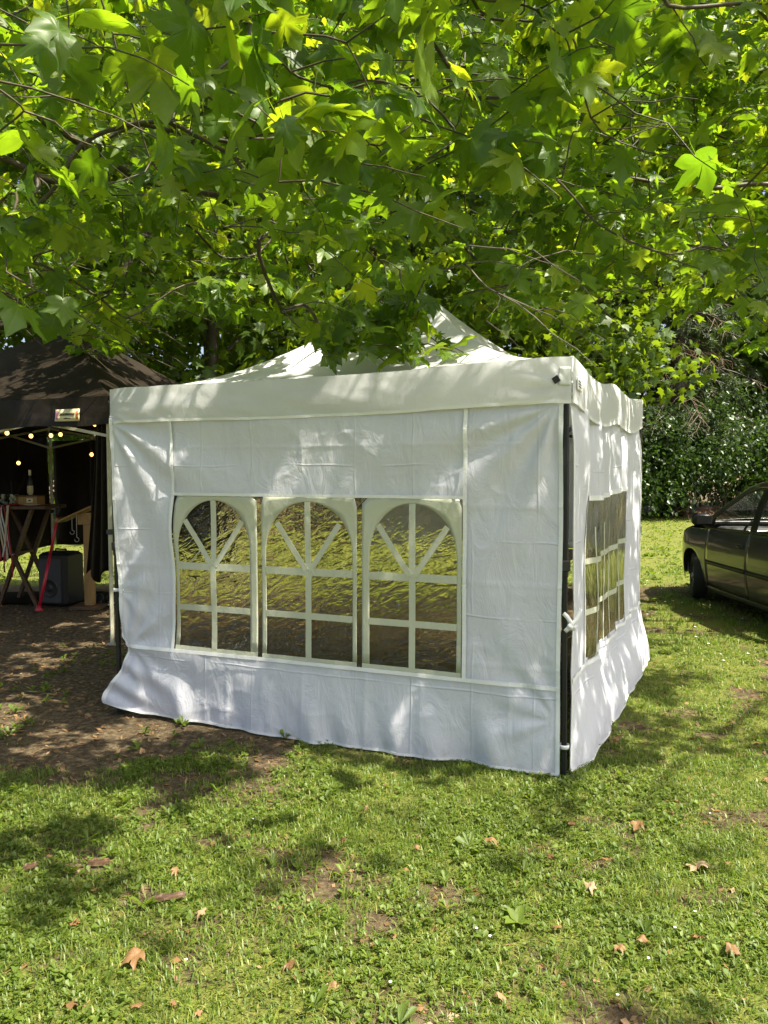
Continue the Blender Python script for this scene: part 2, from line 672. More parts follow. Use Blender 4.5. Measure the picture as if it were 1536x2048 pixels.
def ground_mat():
    t = NT('soil_and_turf')
    v = t.coord()
    a = t.n('ShaderNodeAttribute', attribute_name='rnd').outputs['Fac']
    n1 = t.noise(v, 2.2, 6, 0.65)
    n2 = t.noise(v, 22.0, 6, 0.7)
    n3 = t.noise(v, 90.0, 4, 0.7)
    soil = t.ramp(n2, [(0.32, (0.035, 0.025, 0.014)), (0.5, (0.095, 0.070, 0.040)), (0.68, (0.19, 0.15, 0.09))])
    turf = t.ramp(n3, [(0.34, (0.030, 0.040, 0.010)), (0.5, (0.115, 0.145, 0.022)), (0.66, (0.21, 0.22, 0.05))])
    turf = t.mixc(t.ramp(n1, [(0.35, (0, 0, 0)), (0.75, (0.5, 0.5, 0.5))]), turf, (0.15, 0.13, 0.05))
    f = t.math('ADD', a, t.math('MULTIPLY', t.math('SUBTRACT', n2, 0.5), 0.9))
    fm = t.ramp(f, [(0.42, (0, 0, 0)), (0.6, (1, 1, 1))])
    c = t.mixc(fm, soil, turf)
    p = t.n('ShaderNodeBsdfPrincipled')
    t.link(c, p.inputs['Base Color'])
    p.inputs['Roughness'].default_value = 0.95
    p.inputs['Specular IOR Level'].default_value = 0.15
    h = t.math('ADD', n2, t.math('MULTIPLY', n3, 0.5))
    t.link(t.bump(h, 0.9, 0.03), p.inputs['Normal'])
    return t.done(p.outputs[0])


M['ground'] = ground_mat()

# ------------------------------------------------------------------ ground
def grassy(x, y):
    x = np.asarray(x, float)
    y = np.asarray(y, float)
    g = 0.57 + 0.55 * (fbm(x * 1.1, y * 1.1, 3.0) - 0.5) + 1.15 * (fbm(x * 4.6, y * 4.6, 8.0, 3) - 0.5)
    bare = smooth(3.7, 4.9, y) * smooth(-0.4, -1.5, x) * (1 - smooth(10.4, 11.2, y))
    hut = smooth(4.3, 5.2, y + .37 * (x - .2)) * smooth(11.5, 9.5, y) * smooth(-3.4, -2.4, x) * smooth(.0, -.3, (x - .949) * .903 - (y - 3.975) * .43)
    right = np.exp(-(((x - 1.55) / 0.45) ** 2 + ((y - 4.3) / 0.75) ** 2))
    far = smooth(9.0, 12.5, y)
    near = 1 - smooth(2.4, 3.6, y)
    g = g + 0.08 * near + 0.45 * far - 2.0 * smooth(29.5, 31.5, y) - 0.62 * bare - 0.06 * right - 0.40 * hut
    return np.clip(g, 0, 1.2)


def gz(x, y):
    return 0.03 * (fbm(np.asarray(x) * 0.9, np.asarray(y) * 0.9, 5.0) - 0.5) * smooth(25, 12, np.abs(y))


gx = np.concatenate([[-300, -150, -80, -45, -28, -20, -16], np.arange(-13, -6, .5), np.arange(-6, 6.01, .12), np.arange(6.5, 14, .5), [16, 20, 28, 45, 80, 150, 300]])
gy = np.concatenate([[-200, -100, -50, -25, -14, -8, -4, -2, 0, 1], np.arange(1.6, 9, .12), np.arange(9, 32, .5), [34, 40, 50, 70, 110, 180, 300, 500]])
GX, GY = np.meshgrid(gx, gy, indexing='ij')
GZ = gz(GX, GY)
ii = np.arange(len(gx) * len(gy)).reshape(len(gx), len(gy))
GF = np.stack([ii[:-1, :-1], ii[1:, :-1], ii[1:, 1:], ii[:-1, 1:]], -1).reshape(-1, 4)
ground = add_mesh('ground', np.stack([GX, GY, GZ], -1).reshape(-1, 3), GF, M['ground'], sm=True, rnd=grassy(GX, GY).ravel())
tag(ground, kind='structure')


def blades(n, x0, x1, y0, y1, h0, h1, w, thresh, seed, lean=0.55, tuft=1):
    r = np.random.default_rng(seed)
    k = n // tuft
    # even density over the ground, thinned out where the soil is bare
    x = r.uniform(x0, x1, k)
    y = r.uniform(y0, y1, k)
    keep = r.random(k) < smooth(thresh, thresh + 0.42, grassy(x, y))
    px, py, f = project(np.stack([x, y, np.zeros(k)], 1))
    keep &= (px > -260) & (px < 1800) & (f > 0.5)
    x = np.repeat(x[keep], tuft) + r.normal(0, .018, keep.sum() * tuft)
    y = np.repeat(y[keep], tuft) + r.normal(0, .018, keep.sum() * tuft)
    m = len(x)
    patch = fbm(x * 2.3, y * 2.3, 21.0, 2)
    h = r.uniform(h0, h1, m) * (0.6 + 0.9 * patch)
    a = r.uniform(0, 2 * PI, m)
    l = np.abs(r.normal(0, lean, m)) + 0.1
    dx, dy = np.cos(a), np.sin(a)
    ww = w * r.uniform(.6, 1.3, m)
    z = gz(x, y) - 0.003
    b = np.stack([x, y, z], 1)
    sd_ = np.stack([-dy, dx, np.zeros(m)], 1) * ww[:, None]
    mid = b + np.stack([dx * l * h * .35, dy * l * h * .35, h * .62], 1)
    tip = b + np.stack([dx * l * h * 1.05, dy * l * h * 1.05, h * (1.05 - 0.35 * np.minimum(l, 1.4))], 1)
    V = np.stack([b - sd_, b + sd_, mid + sd_ * .8, mid - sd_ * .8, tip], 1)
    F = np.array([[0, 1, 2], [0, 2, 3], [3, 2, 4]])
    Fs = (np.arange(m)[:, None, None] * 5 + F[None]).reshape(-1, 3)
    rn = np.clip(r.random(m) * 0.75 + 0.35 * (patch - .4), 0, .86)
    dry = r.random(m) < 0.12 + 0.16 * (patch < 0.42)
    rn[dry] = r.uniform(.92, 1.0, dry.sum())
    return V.reshape(-1, 3), Fs, np.repeat(rn, 5)


def join(parts):
    V, F, R = [], [], []
    n = 0
    for v, f, r in parts:
        V.append(v)
        F.append(f + n)
        R.append(r)
        n += len(v)
    return np.concatenate(V), np.concatenate(F), np.concatenate(R)


gp = [blades(100000, -2.3, 2.3, 1.9, 4.2, .014, .036, .0024, .16, 1, lean=1.0, tuft=5),
      blades(70000, -3.8, 3.8, 4.0, 7.5, .015, .038, .0032, .22, 2, lean=1.0, tuft=5),
      blades(46000, -7, 7, 7.0, 13, .02, .05, .005, .28, 3, tuft=4),
      blades(42000, -9, 14, 12, 32, .02, .05, .009, .35, 4, lean=.4, tuft=4)]
V, Fc, R = join(gp)
grass = add_mesh('grass', V, Fc, M['grass'], rnd=R)
tag(grass, 'short green lawn grass with dry straw growing over the ground', 'grass', kind='stuff')


def rosettes(n, x0, x1, y0, y1, s0, s1, thresh, seed, nl=6, wid=0.30, flat=0.5):
    """small broad-leaved weeds: rounded leaves spreading from one point"""
    r = np.random.default_rng(seed)
    x = r.uniform(x0, x1, n)
    y = r.uniform(y0, y1, n)
    cl = fbm(x * 1.6, y * 1.6, 33.0, 2)
    keep = r.random(n) < smooth(thresh, thresh + .4, grassy(x, y)) * smooth(.35, .65, cl)
    px, py, f = project(np.stack([x, y, np.zeros(n)], 1))
    keep &= (px > -200) & (px < 1740) & (f > .5)
    x, y = x[keep], y[keep]
    m0 = len(x)
    x = np.repeat(x, nl)
    y = np.repeat(y, nl)
    m = len(x)
    a = r.uniform(0, 2 * PI, m)
    L = r.uniform(s0, s1, m) * np.repeat(r.uniform(.6, 1.3, m0), nl)
    e = r.uniform(0.1, 1.0, m) * flat
    d = np.stack([np.cos(a) * np.cos(e), np.sin(a) * np.cos(e), np.sin(e)], 1)
    s_ = np.stack([-np.sin(a), np.cos(a), r.normal(0, .25, m)], 1)
    up = np.cross(d, s_)
    b = np.stack([x, y, gz(x, y) + 0.004 + r.uniform(0, .02, m)], 1)
    W = (L * wid * r.uniform(.7, 1.3, m))[:, None]
    L = L[:, None]
    P = [b, b + d * L * .35 + s_ * W * .55 + up * L * .05, b + d * L * .72 + s_ * W + up * L * .06, b + d * L * 1.0 - np.array([0, 0, 1]) * L * .08,
         b + d * L * .72 - s_ * W + up * L * .06, b + d * L * .35 - s_ * W * .55 + up * L * .05, b + d * L * .6 - up * L * .03]
    V = np.stack(P, 1).reshape(-1, 3)
    F = np.array([[0, 1, 6], [1, 2, 6], [2, 3, 6], [3, 4, 6], [4, 5, 6], [5, 0, 6]])
    Fs = (np.arange(m)[:, None, None] * 7 + F[None]).reshape(-1, 3)
    rn = np.clip(np.repeat(r.random(m0), nl) * .7 + r.random(m) * .3, 0, 1)
    return V, Fs, np.repeat(rn, 7)


wp = [rosettes(9000, -2.3, 2.3, 1.9, 4.3, .012, .027, .20, 41, 6, .28, .9),
      rosettes(9000, -2.3, 2.3, 1.9, 4.6, .006, .014, .28, 42, 4, .45, .9),
      rosettes(240, -2.3, 2.4, 1.9, 5.0, .035, .06, .05, 43, 7, .18, .9),
      rosettes(5600, -4, 4.5, 4.2, 9, .014, .030, .2, 44, 6, .25, .9),
      rosettes(260, -3.2, -0.4, 4.2, 7.2, .03, .06, -.6, 46, 7, .22, 1.1),
      rosettes(5500, -8, 12, 9, 30, .05, .10, .4, 45, 4, .4, .9)]
V, Fc, R = join(wp)
weeds = add_mesh('ground_cover', V, Fc, M['weed'], rnd=R, sm=False)
tag(weeds, 'low broad-leaved weeds and clover growing among the lawn grass', 'ground cover', kind='stuff')

# crumbs of dead leaves and bark on the soil
r = np.random.default_rng(61)
n = 16000
lx = r.uniform(-4.8, 3.6, n)
ly = r.uniform(2.0, 9.6, n)
kp = r.random(n) < 0.22 + 0.9 * (1 - smooth(.15, .6, grassy(lx, ly)))
lx, ly = lx[kp], ly[kp]
n = len(lx)
ang = r.uniform(0, 2 * PI, n)
L = r.uniform(.006, .024, n)
Wd = L * r.uniform(.3, .7, n)
b = np.stack([lx, ly, gz(lx, ly) + r.uniform(.003, .01, n)], 1)
d = np.stack([np.cos(ang), np.sin(ang), r.normal(0, .35, n)], 1) * L[:, None]
s_ = np.stack([-np.sin(ang), np.cos(ang), r.normal(0, .35, n)], 1) * Wd[:, None]
V = np.stack([b - d, b + s_, b + d, b - s_], 1).reshape(-1, 3)
F = (np.arange(n)[:, None, None] * 4 + np.array([[0, 1, 2], [0, 2, 3]])[None]).reshape(-1, 3)
lit = add_mesh('leaf_litter', V, F, M['dryleaf'], rnd=np.repeat(r.random(n) * .8, 4))
tag(lit, 'small brown crumbs of dead leaf and bark on bare soil', 'leaf litter', kind='stuff')

# daisies in the lawn
mb = MB()
for (px, py) in [(953, 1874), (980, 1890), (1390, 1840), (1350, 1873), (1297, 1935), (1420, 1640), (1235, 2010), (1240, 1425)] + \
        [(random.uniform(1285, 1536), random.uniform(1040, 1330)) for _ in range(40)] + [(random.uniform(300, 1530), random.uniform(1600, 2040)) for _ in range(4)]:
    P = gnd(px, py)
    R_ = .006 if P[1] < 5 else .014
    P = P + [0, 0, .03]
    a = np.arange(10) * 2 * PI / 10
    ring = np.stack([np.cos(a) * R_ * (1 - .35 * (np.arange(10) % 2)), np.sin(a) * R_ * (1 - .35 * (np.arange(10) % 2)), a * 0 + .003], 1)
    mb.add(np.concatenate([[P], P + ring]), [[0, i + 1, (i + 1) % 10 + 1] for i in range(10)])
tag(mb.build('daisies', M['daisy']), 'tiny white daisies dotted through the lawn', 'flowers', kind='stuff')

# ------------------------------------------------------------------ white party tent
FL = gnd(240, 1425)
FR = gnd(1128, 1552)
BR = np.array([2.15, 6.50, 0.0])
BL = FL + BR - FR
CEN = (FL + FR + BL + BR) / 4
EAVE = 2.155
APEX = 3.02
tent = thing('party_tent', CEN, 'white party tent with arched clear windows standing under the leaves', 'tent')


def frame2(a, b):
    e = (b - a)[:2]
    L = np.linalg.norm(e)
    e = e / L
    nn = np.array([e[1], -e[0]])               # outward when the tent lies to the left of a->b
    return e, nn, L


# legs (front pair leaning as in the photograph)
tops = [at(227, 855, FL[1]), at(1131, 805, FR[1] + .02), BR + [0, 0, 1.95], BL + [0, 0, 1.95]]
for base, top in zip((FL, FR, BR, BL), tops):
    mb = MB()
    e = nrm((base - CEN) * [1, 1, 0])
    up_ = np.array([FR[0] - FL[0], FR[1] - FL[1], 0])
    dtop = np.array([top[0], top[1], 2.10])
    mb.beam(base + [0, 0, -.02], base + (dtop - base) * .56, .026, .026, up=up_, bev=.003)
    lg = mb.build('leg', M['black_metal'], tent)
    m2 = MB().beam(base + (dtop - base) * .50, dtop, .033, .033, up=up_, bev=.004)
    m2.build('upper_tube', M['black_metal'], lg)
    m3 = MB().box(base + [0, 0, .004], (.09, .09, .008), bev=.002)
    m3.build('foot_plate', M['black_metal'], lg)
    m4 = MB().box(base + (dtop - base) * .53, (.05, .05, .06), bev=.006)
    m4.build('slider', M['black_plastic'], lg)

corners = []
for base in (FL, FR, BR, BL):
    o_ = nrm((base - CEN) * [1, 1, 0])
    corners.append(np.array([base[0] + o_[0] * .025, base[1] + o_[1] * .025, EAVE]))
corners[0][2] = 2.135
corners[1][2] = 2.185
corners[2][2] = 2.20
AP = np.array([CEN[0], CEN[1], APEX])
KH = 1.85

# scissor trusses between the legs, and the centre mast
for i in range(4):
    a, b_ = corners[i] * [1, 1, 0], corners[(i + 1) % 4] * [1, 1, 0]
    a = a + (CEN - a) * [.03, .03, 0]
    b_ = b_ + (CEN - b_) * [.03, .03, 0]
    for k in range(2):
        p0 = a + (b_ - a) * k / 2
        p1 = a + (b_ - a) * (k + 1) / 2
        for (z0, z1) in ((2.09, 1.80), (1.80, 2.09)):
            MB().beam(p0 + [0, 0, z0], p1 + [0, 0, z1], .012, .024).build('truss_bar', M['black_metal'], tent)
    MB().box((a + b_) / 2 + [0, 0, 2.10], (.05, .05, .05), bev=.005).build('truss_joint', M['black_plastic'], tent)
mast = MB().tube([AP + [0, 0, -1.1], AP + [0, 0, -.03]], .016, 8).build('mast', M['black_metal'], tent)
for i in range(4):
    a, b_ = corners[i], corners[(i + 1) % 4]
    mid = (a + b_) / 2
    MB().beam(np.array([mid[0], mid[1], 2.08]) + (CEN - mid) * [.02, .02, 0], AP + [0, 0, -.75], .012, .022).build('truss_bar', M['black_metal'], tent)


def roof_panel(i, off=0.0):
    Ca, Cb = corners[i], corners[(i + 1) % 4]
    e, nn, L = frame2(Ca, Cb)

    def fn(q, t):
        # along the eave q, towards the apex t
        base = Ca[None] * (1 - q)[:, None] + Cb[None] * q[:, None]
        P = base * (1 - t)[:, None] + AP[None] * t[:, None]
        zb = Ca[2] * (1 - q) + Cb[2] * q
        w = 4 * q * (1 - q)
        z = zb + (APEX - zb) * t ** KH
        z = z - 0.055 * w * np.sin(PI * np.clip(t, 0, 1)) - 0.012 * w * (1 - t)
        if i == 1:
            z = z - (0.045 * np.sin(PI * np.clip(q / .5, 0, 1)) ** 2 + 0.035 * np.sin(PI * np.clip((q - .5) / .5, 0, 1)) ** 2) * (1 - t) ** 3
        # tension wrinkles fanning out of the corners
        for (qc, sg) in ((0, 1), (1, -1)):
            dq = np.abs(q - qc)
            dist = np.sqrt((dq * 2.9) ** 2 + (t * 1.6) ** 2) + .02
            ang = np.arctan2(t * 1.6, dq * 2.9 + .02)
            z = z + 0.010 * np.sin(ang * 26 + 2.0 * vnoise(dist * 3, ang * 3, 4 + i)) * np.exp(-dist / .45) * smooth(0, .15, dist)
        z = z + 0.012 * (fbm(q * 9 + i, t * 6, 14 + i) - .5) * (1 - t) + .004 * (1 - np.abs(2 * vnoise(q * 5 + t * 3, t * 12 - q, 181) - 1)) ** 4 * (1 - t)
        P[:, 2] = z + off
        return P
    return fn


canopy = MB().grid(roof_panel(0), np.linspace(0, 1, 64), np.linspace(0, 1, 40) ** 1.1).build('canopy', M['roofcloth'], tent, sm=True)
for i in (1, 2, 3):
    MB().grid(roof_panel(i), np.linspace(0, 1, 40), np.linspace(0, 1, 26) ** 1.1).build('roof_panel', M['roofcloth'], canopy, sm=True)


def val_fn(i):
    Ca, Cb = corners[i], corners[(i + 1) % 4]
    e, nn, L = frame2(Ca, Cb)
    rf = roof_panel(i)

    def fn(q, t):
        top = rf(q, np.zeros_like(q))
        w = 4 * q * (1 - q)
        drop = {0: .225, 1: .235, 2: .23, 3: .23}[i]
        d = 0.006 + 0.012 * np.sin(t * PI * .9) + .010 * t
        if i == 0:
            d = d + 0.020 * t * w * np.sin(q * 7 + 1) * .4
            d = d + 0.012 * (fbm(q * 14 - t * 2.5, t * 3 + q * 3, 51) - .5) * smooth(0, .2, t)
            for (qc, tc) in ((1.0, 0.75), (0.0, 0.6)):
                dq = np.abs(q - qc) * 2.9
                ang = np.arctan2((t - tc) * .23, dq + .01)
                dist = np.sqrt(((t - tc) * .23) ** 2 + dq ** 2)
                d = d + .008 * np.sin(ang * 15) * np.exp(-dist / .28) * smooth(0, .06, dist)
            drop = .225 + .012 * q
        if i == 1:
            # slack side: deep sag near the leg, tent knob pushing out in the middle
            d = d + 0.028 * np.exp(-((q - .45) / .13) ** 2) * smooth(0, .35, t) + .012 * np.exp(-((q - .82) / .09) ** 2) * t
            d = d + 0.016 * (fbm(q * 6, t * 1.4, 57) - .5) - .01 * np.exp(-((q - .2) / .12) ** 2)
            drop = drop + .03 * np.sin(q * PI)
        endt = smooth(0, .035, q) * smooth(1, .965, q)
        d = d * (.6 if i == 1 else 1.0)
        d = .004 + (d - .004) * endt
        P = top.copy()
        P[:, 0] += nn[0] * d
        P[:, 1] += nn[1] * d
        P[:, 2] -= t * drop
        return P
    return fn


for i in range(4):
    vf = val_fn(i)
    us = np.linspace(0, 1, 150 if i == 0 else 110)
    vo = MB().grid(vf, us, np.linspace(0, 1, 14)).build('valance', M['roofcloth'], canopy, sm=True)

    def hem_fn(q, t, vf=vf, nn=frame2(corners[i], corners[(i + 1) % 4])[1]):
        P = vf(q, 0.93 + .075 * t)
        P[:, 0] += nn[0] * .002
        P[:, 1] += nn[1] * .002
        return P
    MB().grid(hem_fn, us, np.linspace(0, 1, 3)).build('valance_hem', M['binding'], canopy, sm=True)


def ribbon(pts, w, nvec, name, mat, parent, lift=0.0):
    """flat strip along a polyline; nvec = surface normal"""
    pts = np.asarray(pts, float)
    T = nrm(np.gradient(pts, axis=0))
    S = nrm(np.cross(T, nvec))
    V = np.concatenate([pts - S * w / 2 + np.asarray(nvec) * lift, pts + S * w / 2 + np.asarray(nvec) * lift])
    k = len(pts)
    F = [[i, i + 1, k + i + 1, k + i] for i in range(k - 1)]
    return solid(add_mesh(name, V, F, mat, parent, True), .0016)


class Wall:
    """a hanging side sheet: s metres along a->b, z height; depth = folds"""

    def __init__(self, a, b, depth, smap=None, zmap=None, out=.022):
        self.a = a
        self.e, self.nn, self.L = frame2(a, b)
        self.depth, self.smap, self.zmap, self.out = depth, smap, zmap, out

    def P(self, s, z, off=0.0):
        s = np.asarray(s, float)
        z = np.asarray(z, float)
        d = self.depth(s, z) + self.out + off
        s2 = self.smap(s, z) if self.smap else s
        z2 = self.zmap(s, z) if self.zmap else z
        return np.stack([self.a[0] + self.e[0] * s2 + self.nn[0] * d, self.a[1] + self.e[1] * s2 + self.nn[1] * d, z2], -1)

    def strip(self, pts, w, name, mat, parent, off=.003, n=40):
        """flat band drawn on the sheet along a 2D polyline (s,z)"""
        pts = np.asarray(pts, float)
        seg = np.concatenate([[0], np.cumsum(np.linalg.norm(np.diff(pts, axis=0), axis=1))])
        t = np.linspace(0, seg[-1], n)
        s = np.interp(t, seg, pts[:, 0])
        z = np.interp(t, seg, pts[:, 1])
        ds, dz = np.gradient(s), np.gradient(z)
        l = np.hypot(ds, dz) + 1e-9
        ox, oz = -dz / l * w / 2, ds / l * w / 2
        A = self.P(s - ox, z - oz, off)
        B = self.P(s + ox, z + oz, off)
        A0 = self.P(s - ox, z - oz, off - .0012)
        B0 = self.P(s + ox, z + oz, off - .0012)
        V = np.concatenate([A, B, A0, B0])
        F = []
        for i in range(n - 1):
            F += [[i, i + 1, n + i + 1, n + i], [2 * n + i, 3 * n + i, 3 * n + i + 1, 2 * n + i + 1],
                  [i, 2 * n + i, 2 * n + i + 1, i + 1], [n + i, n + i + 1, 3 * n + i + 1, 3 * n + i]]
        return add_mesh(name, V, F, mat, parent, False)


# ---- front sheet
LE_z = np.array([0.02, .083, .203, .273, .40, .463, .525, .824, 1.087, 1.416, 1.727, 1.90, 2.0])
LE_s = np.array([-.085, -.073, .005, .035, .085, .100, .053, .039, .016, .003, -.002, -.02, -.02])
creases_v = [(.30, .004), (.62, .003), (.86, .005), (1.10, .004), (1.38, .006), (1.78, .006), (2.12, .005), (2.62, .004)]


def depth_front(s, z):
    d = 0.010 * (fbm(s * 1.8, z * 2.2, 71) - .5)
    inwin = smooth(.40, .50, s) * smooth(2.44, 2.34, s) * smooth(.42, .50, z) * smooth(1.52, 1.44, z)
    d = d + 0.016 * (fbm(s * 3.5 + z * 1.3, z * 2.0 - s, 72, 3) - .5) * (1 - .6 * inwin)
    # pulls fanning out from the tied corners
    for (sc, zc, amp, fq, fall) in ((2.86, 1.95, .016, 13, .75), (-.02, 1.93, .016, 13, .85), (2.88, .30, .010, 9, .4), (.05, .46, .014, 11, .55), (-.05, .85, .008, 10, .4)):
        ds, dz = s - sc, z - zc
        r_ = np.hypot(ds, dz)
        an = np.arctan2(dz, ds)
        d = d + amp * np.sin(an * fq + 2.5 * vnoise(r_ * 2, an * 2, sc)) * np.exp(-r_ / fall) * smooth(.0, .25, r_)
    for sc, amp in creases_v:
        wob = .015 * (vnoise(z * 4, sc * 9, 3) - .5)
        d = d + amp * np.exp(-np.abs(s - sc - wob) / .014) * (.35 + .65 * smooth(.50, .35, z)) * (1 - .8 * inwin)
    for zc, amp in ((1.42, .004), (1.00, .003), (.56, .003), (1.75, .002)):
        wob = .01 * (vnoise(s * 3, zc * 7, 5) - .5)
        d = d + amp * np.exp(-np.abs(z - zc - wob) / .008) * (1 - inwin)
    rg = (1 - np.abs(2 * vnoise(s * 2.6 + z * 1.7, z * 3.1 - s * 1.1, 171) - 1)) ** 5 + .6 * (1 - np.abs(2 * vnoise(s * 6.0 - z * 3, z * 6 + s, 172) - 1)) ** 6
    d = d + .0035 * rg * (1 - inwin)
    # loose skirt
    sk = smooth(.48, .05, z)
    d = d + sk * (.05 * (vnoise(s * 4.2, z * .8, 75) - .5) + .035 * (vnoise(s * 9.5 + z * 2, z * 1.5, 76) - .5)) + .02 * sk
    d = d + .012 * smooth(.5, .42, z) * np.exp(-((s - .1) / .2) ** 2) * np.sin(z * 40 + s * 14)
    return d


def smap_front(s, z):
    return s + np.interp(z, LE_z, LE_s) * np.clip(1 - s / .42, 0, 1) ** 1.5 - .006 * smooth(2.6, 2.88, s) * (.5 - .5 * np.cos(z * 5)) \
        + .010 * np.sin(z * 9) * np.exp(-((s - .47) / .05) ** 2)


def zmap_front(s, z):
    lowz = np.interp(s, [0, .25, .8, 1.35, 2.1, 2.9], [.075, .03, .016, .006, .010, .012])
    return z + (lowz - .0) * smooth(.4, 0, z)


W0, W1, Z0, Z1 = .47, 2.37, .475, 1.455
front = Wall(FL, FR, depth_front, smap_front, zmap_front)
us = np.unique(np.concatenate([np.linspace(0, W0, 44), np.linspace(W0, W1, 150), np.linspace(W1, 2.894, 50)]))
vs_ = np.unique(np.concatenate([np.linspace(0, Z0, 44), np.linspace(Z0, Z1, 70), np.linspace(Z1, 1.965, 60)]))
fw = MB().grid(lambda s, z: front.P(s, z), us, vs_, skip=lambda s, z: W0 < s < W1 and Z0 < z < Z1).build('front_wall', M['wall'], tent, sm=True)
set_uv(fw, us, vs_)
solid(fw, .0012)
# clear film, crumpled
r = np.random.default_rng(5)


def film_P(s, z):
    k = (fbm(s * 15 + z * 9, z * 26 - s * 8, 91, 3) - .5) * .014 + (fbm(s * 5 + z * 3, z * 6, 92, 2) - .5) * .02
    edge = smooth(W0, W0 + .06, s) * smooth(W1, W1 - .06, s) * smooth(Z0, Z0 + .06, z) * smooth(Z1, Z1 - .06, z)
    return front.P(s, z, np.minimum(k, .006) * edge - .0065 * edge - .001)


MB().grid(film_P, np.linspace(W0 - .01, W1 + .01, 190), np.linspace(Z0 - .01, Z1 + .01, 110)).build('window_film', M['film'], fw, sm=True)


def arch_window(wall, c, hw, zb, zs, zt, mat, parent, offs, xl, xr, zlo, zhi):
    """white print around one arched opening, from the opening edge out to the rectangle xl..xr, zlo..zhi"""
    th = np.linspace(0, PI, 29)
    inner = [(c - hw, zb), ] + [(c - hw, z) for z in np.linspace(zb, zs, 10)[1:]] + [(c - hw * math.cos(a), zs + (zt - zs) * math.sin(a) ** .9) for a in th[1:-1]] + \
            [(c + hw, z) for z in np.linspace(zs, zb, 10)]
    outer = []
    for (s, z) in inner:
        if z <= zs:
            outer.append((xl if s < c else xr, z))
        else:
            k = max(abs(s - c) / (c - xl if s < c else xr - c), (z - zs) / (zhi - zs))
            outer.append((c + (s - c) / k, zs + (z - zs) / k))
    inner, outer = np.array(inner), np.array(outer)
    k = len(inner)
    cols = 4
    V = []
    for j in range(cols + 1):
        q = inner + (outer - inner) * j / cols
        V.append(wall.P(q[:, 0], q[:, 1], offs))
    V = np.concatenate(V)
    F = [[j * k + i, j * k + i + 1, (j + 1) * k + i + 1, (j + 1) * k + i] for j in range(cols) for i in range(k - 1)]
    o = solid(add_mesh('window_surround', V, F, mat, parent, True), .0012)
    wall.strip([(xl, (zlo + zb) / 2), (xr, (zlo + zb) / 2)], zb - zlo + .004, 'window_sill', mat, parent, offs + .0022, 24)
    return o


MW = .038
for (c, xl, xr) in ((.768, .485, 1.077), (1.422, 1.108, 1.732), (2.070, 1.765, 2.355)):
    hw = min(c - xl, xr - c) - .026
    arch_window(front, c, hw, .50, 1.10, 1.425, M['print'], fw, .003, xl, xr, .478, 1.452)
    front.strip([(c, .50), (c, 1.425)], MW, 'muntin', M['print'], fw, .0062, 40)
    front.strip([(c - hw, 1.012), (c + hw, 1.012)], MW + .006, 'muntin', M['print'], fw, .0048, 30)
    front.strip([(c - hw, .750), (c + hw, .750)], MW, 'muntin', M['print'], fw, .0048, 30)
    for sg in (-1, 1):
        front.strip([(c + sg * .012, 1.02), (c + sg * .205, 1.30)], MW - .004, 'muntin', M['print'], fw, .0076, 24)
# seams and hems
for pts, w in (([(W0, .47), (W0, 1.955)], .020), ([(W1 + .004, .47), (W1 + .004, 1.955)], .022), ([(0.0, .468), (2.89, .468)], .022), ([(W0, 1.462), (W1, 1.462)], .018)):
    front.strip(pts, w, 'seam', M['binding'], fw, .0135 if w != .018 else .0165, 120)
front.strip([(.012, .004), (.012, 1.95)], .026, 'edge_binding', M['binding'], fw, .004, 140)
front.strip([(2.884, .004), (2.884, 1.95)], .022, 'edge_binding', M['binding'], fw, .004, 140)
front.strip([(.004, .008), (2.89, .008)], .014, 'edge_binding', M['binding'], fw, .007, 160)
# ties round the legs
def strap(pc, name, parent, axis, tails=True, r_=.026):
    a = np.linspace(0, 2 * PI, 14)
    ring = np.stack([np.cos(a) * r_, np.sin(a) * r_, a * 0], 1) + pc
    k = len(ring)
    V = np.concatenate([ring - [0, 0, .011], ring + [0, 0, .011]])
    F = [[i, i + 1, k + i + 1, k + i] for i in range(k - 1)]
    o = solid(add_mesh(name, V, F, M['binding'], parent, True), .0015)
    return o


def legp(base, top, z):
    dtop = np.array([top[0], top[1], 2.10])
    return base + (dtop - base) * (z / 2.10)


for zz in (.825, .215):
    pc = legp(FL, tops[0], zz)
    strap(pc, 'tie_strap', fw, None)
    ribbon(np.linspace(pc + [.02, -.03, 0], front.P(np.array([.04]), np.array([zz]), .004)[0], 5), .022, np.array([front.nn[0], front.nn[1], 0]), 'tie_tail', M['binding'], fw)
for zz in (.16,):
    pc = legp(FR, tops[1], zz)
    strap(pc, 'tie_strap', fw, None)
pk = legp(FR, tops[1], .82) + [.005, -.035, 0]
for pts in ([(-.02, 0, .05), (0, 0, .03), (.02, -.01, 0), (.04, 0, -.02)], [(.075, .02, .07), (.05, 0, .02), (.02, -.012, -.01), (-.012, -.004, -.045)], [(.0, -.01, -.01), (.03, -.015, -.03), (.045, -.01, -.012)]):
    P_ = pk + np.array(pts)
    t = np.linspace(0, 1, 12)
    Q = np.stack([np.interp(t, np.linspace(0, 1, len(P_)), P_[:, j]) for j in range(3)], 1)
    ribbon(Q, .022, np.array([-.1, -1, .1]), 'tie_tail', M['binding'], fw)

# ---- right side sheet (loose, deep folds)
SL = np.linalg.norm((BR - FR)[:2])


